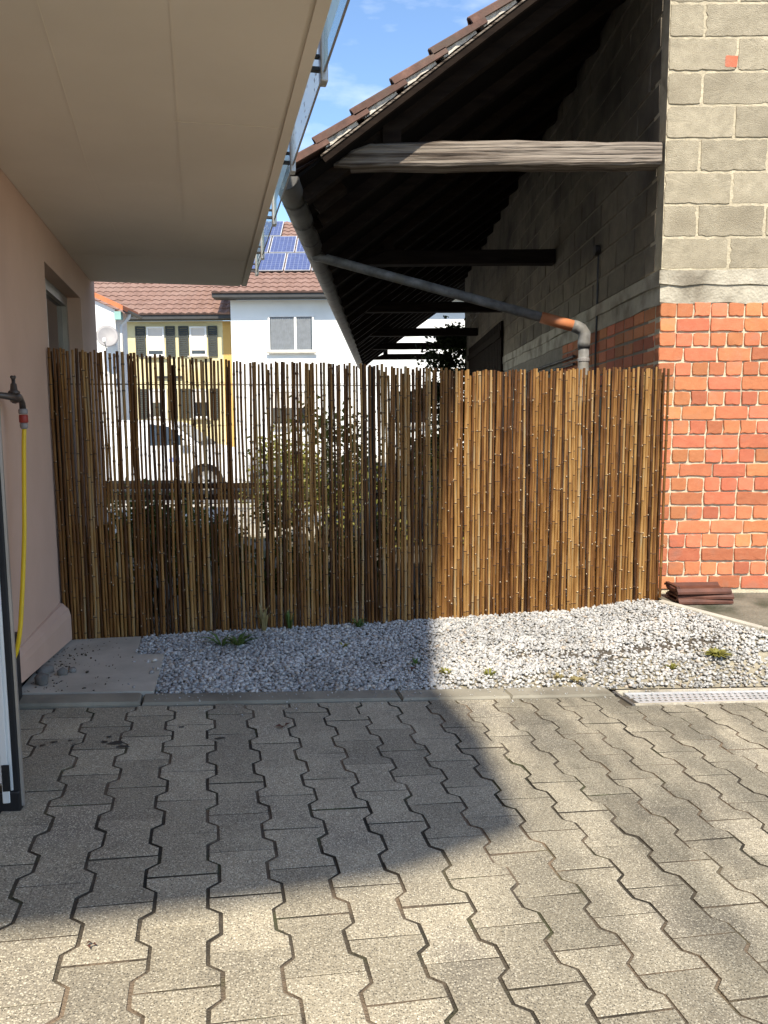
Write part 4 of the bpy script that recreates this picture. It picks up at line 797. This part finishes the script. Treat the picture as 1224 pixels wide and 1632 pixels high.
build(MB().box(-5.795, 4.2, 30, 39, -.1, 6.05), 'wall', M['whitewall'], wh)
window(wh, -4.37, -2.62, 4.10, 5.48, 29.97, glass='glass', mull=[-3.33], curtain=(-4.28, -2.70)); window(wh, -4.37, -2.62, 1.3, 2.65, 29.97, mull=[-3.33], blind=.5); window(wh, .2, 1.8, 1.3, 2.65, 29.97, mull=[1.0])
build(MB().box(-6.35, 4.4, 29.35, 30.05, 6.06, 6.24), 'eave_fascia', M['fascia'], wh)
wr = tile_roof('roof', -6.35, 4.4, 29.3, 6.2, 5.0, 36, M['rooft'], wh)
c36, s36 = math.cos(R(36)), math.sin(R(36))
def WR(x, d, h): return (x, 29.3 + d * c36 - h * s36, 6.2 + d * s36 + h * c36)
M['pv'] = plain('solar_cells', (0.065, 0.085, 0.19), 0.25, var=0.18, bump=0, spec=0.5); M['pvl'] = plain('cell_line', (0.20, 0.23, 0.33), 0.4)
def panel(x0, d0, w_, l_):
    o = build(MB().box(x0, x0 + w_, d0, d0 + l_, .14, .175, WR), 'solar_panel', M['steel'], wh)
    build(MB().box(x0 + .035, x0 + w_ - .035, d0 + .035, d0 + l_ - .035, .1755, .179, WR), 'cell_field', M['pv'], o)
    m = MB()
    for q in range(1, 6): xx = x0 + w_ * q / 6; m.box(xx - .006, xx + .006, d0 + .036, d0 + l_ - .036, .1795, .181, WR)
    for q in range(1, 8): dd_ = d0 + l_ * q / 8; m.box(x0 + .036, x0 + w_ - .036, dd_ - .005, dd_ + .005, .1815, .182, WR)
    build(m, 'cell_lines', M['pvl'], o)
for k in range(7): panel(-5.35 + k * 1.05 - .52, 1.5, 1.0, 1.55)
for k in range(7): panel(-5.35 + k * 1.05 - .22, 3.12, 1.0, 1.55)
for k in range(1): panel(-5.35 + k * 1.05 + .15, 4.74, 1.0, 1.5)
build(MB().box(-3.55, -3.0, 34.6, 35.2, 9.2, 10.9), 'chimney', M['concrete'], wh)
# small annex at the left with a dish
ax = thing('annex', (-8, 20, 0), 'small white house end with orange verge tiles behind the pink wall', 'house')
build(MB().hull([(-11, 20, -.1), (-6.8, 20, -.1), (-6.8, 20, 4.28), (-9, 20, 5.3), (-11, 20, 4.3)], [(-11, 20.9, -.1), (-6.8, 20.9, -.1), (-6.8, 20.9, 4.28), (-9, 20.9, 5.3), (-11, 20.9, 4.3)]), 'wall', M['whitewall'], ax)
build(MB().hull([(-6.55, 19.85, 4.24), (-9, 19.85, 5.38), (-9, 19.85, 5.50), (-6.55, 19.85, 4.36)], [(-6.55, 21.1, 4.24), (-9, 21.1, 5.38), (-9, 21.1, 5.50), (-6.55, 21.1, 4.36)]), 'roof', M['redtile'], ax)
build(MB().box(-6.79, -6.62, 19.9, 20.05, 4.02, 4.22), 'eave_block', M['mint'], ax)
build(trough(19.9, 21.1, -6.50, 4.25, .07), 'gutter', M['zinc'], ax)
build(MB().tube([(-6.5, 20.2, 4.2), (-6.52, 20.2, 4.1), (-6.72, 20.2, 3.9), (-6.74, 20.2, .0)], .045, 10), 'downpipe', M['cream'], ax, smooth=True)
dsh = thing('satellite_dish', (-6.9, 19.7, 3.4), 'grey satellite dish on the small white house', 'satellite dish')
m = MB(); n = 24; V = [(0, 0, 0)]
for k in range(1, 6):
    for j in range(n): r_ = .058 * k * 1.0; V.append((r_ * math.cos(2 * math.pi * j / n) * .9, -(r_ ** 2) * .55, r_ * math.sin(2 * math.pi * j / n)))
F = [(0, 1 + j, 1 + (j + 1) % n) for j in range(n)]
for k in range(4):
    for j in range(n): F.append((1 + k * n + j, 1 + (k + 1) * n + j, 1 + (k + 1) * n + (j + 1) % n, 1 + k * n + (j + 1) % n))
rm = Matrix.Rotation(R(18), 4, 'Z') @ Matrix.Rotation(R(-20), 4, 'X'); m.add([rm @ Vector(p) + Vector((-6.88, 19.6, 3.56)) for p in V], F)
dob = build(m, 'reflector', M['greyp'], dsh, smooth=True); sol = dob.modifiers.new('thick', 'SOLIDIFY'); sol.thickness = .012
build(MB().tube([(-6.88, 19.5, 3.22), (-6.8, 19.15, 3.4)], .014, 6), 'feed_arm', M['greyp'], dsh); build(MB().tube([(-6.8, 19.15, 3.38), (-6.82, 19.2, 3.48)], .035, 10), 'receiver', M['cream'], dsh)
build(MB().tube([(-6.88, 19.62, 3.5), (-6.88, 19.9, 3.42), (-6.88, 20.0, 3.42)], .02, 8), 'mast', M['greyp'], dsh)

# ------------------------------------------------------------------ parked car
CX, CY = -2.57, 14.7
car = thing('parked_van', (-4.6, CY + .8, -.02), 'white delivery van parked across the street, seen through the bamboo', 'van')
def CF(x, y, z): return (CX - x, CY + y, z - .02)          # x back from the nose, y across, z up
low = [(0.0, .30), (.02, .58), (.08, .73), (.30, .83), (.65, .92), (.95, .985), (3.7, .99), (4.05, .96), (4.15, .60), (4.12, .30)]
arch = lambda xc: [(xc + .36, .30), (xc + .33, .44), (xc + .2, .60), (xc, .655), (xc - .2, .60), (xc - .33, .44), (xc - .36, .30)]
bottom = [(4.12, .22)] + arch(3.35) + arch(.80) + [(0.05, .22)]
poly = low + bottom[0:]
def extr(poly, y0, y1, ins=0.0): return MB().hull([CF(x, y0, z) for x, z in poly], [CF(x, y1, z) for x, z in poly])
body = MB(); ws = [(.0, .06), (.06, 0.0), (1.64, 0.0), (1.70, .06)]
n = len(poly); cz_ = .6
rings = [[CF(x + (.05 if k in (0, 3) else 0) * (1 if x < 2 else -1), y, z) for x, z in poly] for k, (y, e) in enumerate(ws)]
body.add([p for r in rings for p in r], [(i * n + q, i * n + (q + 1) % n, (i + 1) * n + (q + 1) % n, (i + 1) * n + q) for i in range(3) for q in range(n)] + [tuple(range(n))[::-1], tuple(range(3 * n, 4 * n))])
build(body, 'body', M['carpaint'], car)
gh = [(.90, .965), (1.52, 1.42), (1.90, 1.475), (3.6, 1.49), (4.02, 1.44), (4.10, .965)]
def ghy(z): return .07 + (z - .95) * .28
m = MB(); A = [CF(x, ghy(z), z) for x, z in gh]; B = [CF(x, 1.70 - ghy(z), z) for x, z in gh]; build(m.hull(A, B), 'cabin', M['carpaint'], car)
for q in ([(1.10, 1.0), (1.57, 1.35), (1.92, 1.40), (1.92, .99)],):
    build(MB().hull([CF(x, ghy(z) - .006, z) for x, z in q], [CF(x, ghy(z) + .02, z) for x, z in q]), 'side_window', M['carglass'], car)
    build(MB().hull([CF(x, 1.70 - ghy(z) + .006, z) for x, z in q], [CF(x, 1.70 - ghy(z) - .02, z) for x, z in q]), 'side_window', M['carglass'], car)
build(MB().hull([CF(.95, .16, .99), CF(.95, 1.54, .99), CF(1.47, 1.40, 1.375), CF(1.47, .30, 1.375)], [CF(.93, .16, 1.0), CF(.93, 1.54, 1.0), CF(1.45, 1.40, 1.385), CF(1.45, .30, 1.385)]), 'windscreen', M['carglass'], car)
build(MB().box(.85 + .38, 3.35 - .38, -.012, .02, .22, .33, CF), 'sill_trim', M['carblack'], car)
build(MB().box(-.012, .2, .1, 1.6, .3, .42, CF), 'bumper_grille', M['carblack'], car)
for y in (.06, 1.40): build(MB().hull([CF(.01, y, .60), CF(.01, y + .25, .60), CF(.10, y + .25, .72), CF(.30, y, .76)], [CF(.06, y, .60), CF(.06, y + .25, .60), CF(.13, y + .25, .70), CF(.33, y + .02, .74)]), 'headlight', M['steel'], car)
for xc in (.80, 3.35):
    for y in (.10, 1.60):
        wl = build(MB().lathe([(.20, -.09), (.30, -.09), (.315, -.06), (.315, .06), (.30, .09), (.20, .09)], CF(xc, y, .315), 22, 'y'), 'wheel', M['rubber'], car, smooth=False)
        m = MB().lathe([(.05, -.095), (.195, -.093), (.195, .093), (.05, .095)], CF(xc, y, .315), 18, 'y'); build(m, 'rim', M['alu'], wl)
        m = MB()
        for q in range(5):
            a_ = q * 1.2566; c0 = Vector(CF(xc, y - .10 if y < 1 else y + .10, .315)); m.beam(c0, c0 + Vector((math.cos(a_) * .18, 0, math.sin(a_) * .18)), .05, .02, up=(0, 1, 0))
        build(m, 'spokes', M['steel'], wl)
build(MB().box(1.10, 1.26, -.14, -.01, .99, 1.09, CF), 'mirror', M['carpaint'], car, bevel=.02)
m = MB()
for q in range(7): m.box(1.26 + q * .06, 1.26 + q * .06 + .035, -.004, .002, .68, .68 + (.085 if q % 2 else .06), CF)
build(m, 'lettering', M['blue'], car)
# timber rail fence and low wall between yard and street
rf = thing('rail_fence', (-3, 12.4, 0), 'low brown timber rail fence in front of the parked van', 'fence')
for x in np.arange(-8, .6, 1.6): build(MB().box(x - .05, x + .05, 12.36, 12.46, -.05, .42), 'post', M['darkwood'], rf)
for z_ in (.16, .34): build(MB().box(-8.2, .6, 12.33, 12.36, z_, z_ + .09), 'rail', M['darkwood'], rf)

# ------------------------------------------------------------------ plants
def leaves(n, fn, size, rng, mb=None, nl=1):
    mb = mb or MB()
    for i in range(n):
        P = Vector(fn()); d = Vector((rng.gauss(0, 1), rng.gauss(0, 1), rng.gauss(0, .7))).normalized(); e = d.orthogonal().normalized(); e = Matrix.Rotation(rng.uniform(0, 6.28), 3, d) @ e; s = size * rng.uniform(.6, 1.3)
        mb.add([P, P + d * s * .5 + e * s * .32, P + d * s, P + d * s * .5 - e * s * .32], [(0, 1, 2, 3)])
    return mb
def bush(name, c, rx, ry, h, n, size, mat, label, group, seed, cat='shrub', base=0.0, clumps=14):
    r_ = random.Random(seed); t = thing(name, (c[0], c[1], c[2]), label, cat, group)
    cl = []
    for i in range(clumps):
        a_ = r_.uniform(0, 6.28); q = math.sqrt(r_.random()); zz_ = base + (h - base) * r_.uniform(.12, .95); k = 1 - .45 * (zz_ / h) ** 2
        cl.append((c[0] + rx * q * k * math.cos(a_), c[1] + ry * q * k * math.sin(a_), c[2] + zz_, r_.uniform(.14, .30) * min(1, (rx + ry) * .8)))
    def fn():
        x, y, z, s = r_.choice(cl); return (x + r_.gauss(0, s * .6), y + r_.gauss(0, s * .6), max(c[2] + .02, z + r_.gauss(0, s * .6)))
    st = MB()
    for x, y, z, s in cl: st.tube([(c[0] + r_.uniform(-.06, .06), c[1] + r_.uniform(-.06, .06), c[2] - .03), ((c[0] + x) / 2 + r_.uniform(-.05, .05), (c[1] + y) / 2, (c[2] + z) / 2 + .06), (x, y, z)], [.016, .010, .004], 5)
    build(st, 'stems', M['stem'], t); build(leaves(n, fn, size, r_), 'foliage', mat, t); return t
G = 'garden shrubs behind the bamboo fence'
bush('shrub', (-.66, 8.0, -.05), .80, .5, 1.55, 2300, .06, M['leafy'], 'tall yellow-green shrub behind the middle of the fence', G, 1)
bush('shrub', (.15, 8.6, -.05), .6, .5, 1.45, 1400, .06, M['leafy'], 'yellow-green shrub under the barn eave behind the fence', G, 2)
bush('shrub', (-1.9, 7.6, -.05), .6, .35, .55, 1300, .06, M['leaf'], 'low green shrub behind the fence below the van bonnet', G, 3)
bush('shrub', (-2.9, 8.6, -.05), .9, .4, .45, 1500, .07, M['leaf'], 'wide low green shrub behind the fence below the van door', G, 4)
bush('shrub', (-1.3, 10.4, -.05), .7, .5, 1.2, 1500, .07, M['leafy'], 'green shrub beyond the tall one, right of the van nose', G, 6)
bush('shrub', (-1.75, 5.75, -.05), .45, .2, .80, 1500, .055, M['leaf'], 'low dark shrub close behind the fence left of the taller shrubs', G, 7)
bush('shrub', (-1.0, 5.95, -.05), .45, .2, .75, 1500, .055, M['leaf'], 'low dark shrub close behind the fence below the van wheel', G, 8)
bush('shrub', (-.2, 6.1, -.05), .45, .2, .65, 1300, .055, M['leaf'], 'low dark shrub close behind the middle of the fence', G, 9)
bush('ivy', (1.6, 19.6, -.05), .80, .5, 3.8, 9000, .12, M['ivy'], 'dark ivy climbing at the far end of the barn wall', None, 5, cat='ivy', clumps=34)
# weeds in the gravel
def weed(a, t, n, ln, mat, label, seed, spread=1.0, name='weed'):
    r_ = random.Random(seed); P = Vector(H(a, t, gvz(a, t))); m = MB()
    for i in range(n):
        an = r_.uniform(0, 6.28); l = ln * r_.uniform(.5, 1.1); d = Vector((math.cos(an), math.sin(an), 0)); s = Vector((-d.y, d.x, 0)) * (.005 + ln * .03 * min(1, spread)); k = r_.uniform(.4, 1.0) * spread; b = P + d * r_.uniform(0, .02)
        q = [b, b + d * l * .35 * k + Vector((0, 0, l * (.55 / (.6 + k)))), b + d * l * .9 * k + Vector((0, 0, l * (.62 / (.5 + k))))]
        m.add([q[0] - s * .5, q[0] + s * .5, q[1] + s, q[1] - s, q[2]], [(0, 1, 2, 3), (3, 2, 4)])
    o = build(m, name, mat, base=P); return tag(o, label, 'weed', 'weeds growing in the gravel')
weed(.16, 4.74, 26, .15, M['weed'], 'leafy dark green weed spreading on the gravel at left', 1, 1.2)
weed(.06, 4.76, 10, .17, M['weed'], 'flat weed leaves beside the leafy dark green weed', 2, 1.5)
weed(.98, 5.03, 18, .11, M['weed'], 'green weed tuft at the foot of the fence in the middle', 3)
weed(.33, 5.03, 16, .24, M['straw'], 'tall thin grass tuft against the foot of the fence', 4, .35)
weed(.50, 5.04, 10, .17, M['weed'], 'short grass blades at the fence foot beside the tall tuft', 14, .35)
weed(1.16, 4.25, 12, .06, M['weed'], 'tiny weed in the shaded gravel near the kerb', 5)
weed(.80, 4.62, 10, .05, M['leafy'], 'tiny pale weed in the shaded gravel under the fence middle', 6)
weed(1.30, 4.10, 18, .06, M['leafy'], 'yellowish weed at the shadow edge on the gravel', 7)
weed(1.55, 4.05, 22, .06, M['leafy'], 'yellowish weed in sunlit gravel close to the kerb', 8)
weed(1.95, 3.99, 30, .05, M['straw'], 'straw-coloured grass clump by the kerb left of the drain', 9)
weed(2.75, 4.08, 26, .05, M['leafy'], 'pale weed clump above the middle of the drain', 11)
weed(3.12, 4.16, 160, .08, M['leafy'], 'broad grassy weed patch in the gravel at the right edge', 12, 1.6)
weed(2.05, 3.96, 40, .05, M['straw'], 'dry grass tuft next to the straw-coloured clump', 13, 1.6)
# stones and litter by the house wall
for i, (a, t, s, lb) in enumerate(((-.85, 4.06, .055, 'large flat grey stone on the slab by the wall'), (-.88, 4.30, .045, 'dark angular stone against the wall footing'), (-.78, 4.24, .032, 'small grey stone on the slab beside the dark stone'), (-.74, 4.29, .024, 'smallest grey stone on the slab near the wall'))):
    o = stones_mesh('loose_stone', np.array([[0, 0, 0.]]), np.array([s]), M['stone'], np.random.default_rng(40 + i)); o.location = H(a, t, sz(a, t) + .008 + s * .35); tag(o, lb, 'stone', 'loose stones by the wall')
N = 190; la = RNG.uniform(-.9, -.35, N) - .0; la = -.9 + (la + .9) * RNG.uniform(.1, 1, N); lt = RNG.uniform(3.9, 5.05, N); lp = np.array([H(a, t, sz(a, t) + .010) for a, t in zip(la, lt)])
tag(stones_mesh('debris', lp, RNG.gamma(3, .0013, N).clip(.002, .009), M['soil'], RNG), 'scattered grit and crumbs on the concrete slab', 'debris', kind='stuff')
N = 260; la = RNG.uniform(-.3, 3.0, N); lt = 3.9 - np.abs(RNG.normal(0, .12, N)); lp = np.array([H(a, t, pz(a) + (.014 if t > 3.75 else .004)) for a, t in zip(la, lt)])
tag(stones_mesh('chippings', lp, RNG.uniform(.002, .006, N), M['gravel'], RNG), 'small pale stone chips strayed onto the kerb and paving', 'chippings', kind='stuff')
def leaf_litter(a, t, s, label, seed, mat='leafdry', zz=None):
    r_ = random.Random(seed); P = Vector(H(a, t, (pz(a) if t < 3.75 else gvz(a, t)) + .006)); m = MB()
    for q in range(3):
        an = r_.uniform(0, 6.28); d = Vector((math.cos(an), math.sin(an), 0)); e = Vector((-d.y, d.x, 0)); c0 = P + d * r_.uniform(-.5, .5) * s
        m.add([c0, c0 + d * s * .5 + e * s * .3 + Vector((0, 0, .008)), c0 + d * s + Vector((0, 0, .004)), c0 + d * s * .5 - e * s * .3 + Vector((0, 0, .010))], [(0, 1, 2, 3)])
    return tag(build(m, 'dry_leaf', M[mat], base=P), label, 'leaf', 'dry leaves on the ground')
leaf_litter(.30, 3.42, .035, 'brown dry leaf in a paver joint below the kerb', 1); leaf_litter(-.34, 1.98, .018, 'dark dry leaf on the sunlit paving at lower left', 2); leaf_litter(-.40, 1.66, .022, 'dark dry leaf in a joint at the bottom left', 3)
leaf_litter(1.12, 4.17, .06, 'brown dry leaf on the shaded gravel', 4); leaf_litter(1.9, 4.55, .04, 'brown dry leaf on the sunlit gravel', 5)
print('objects', len(bpy.data.objects))
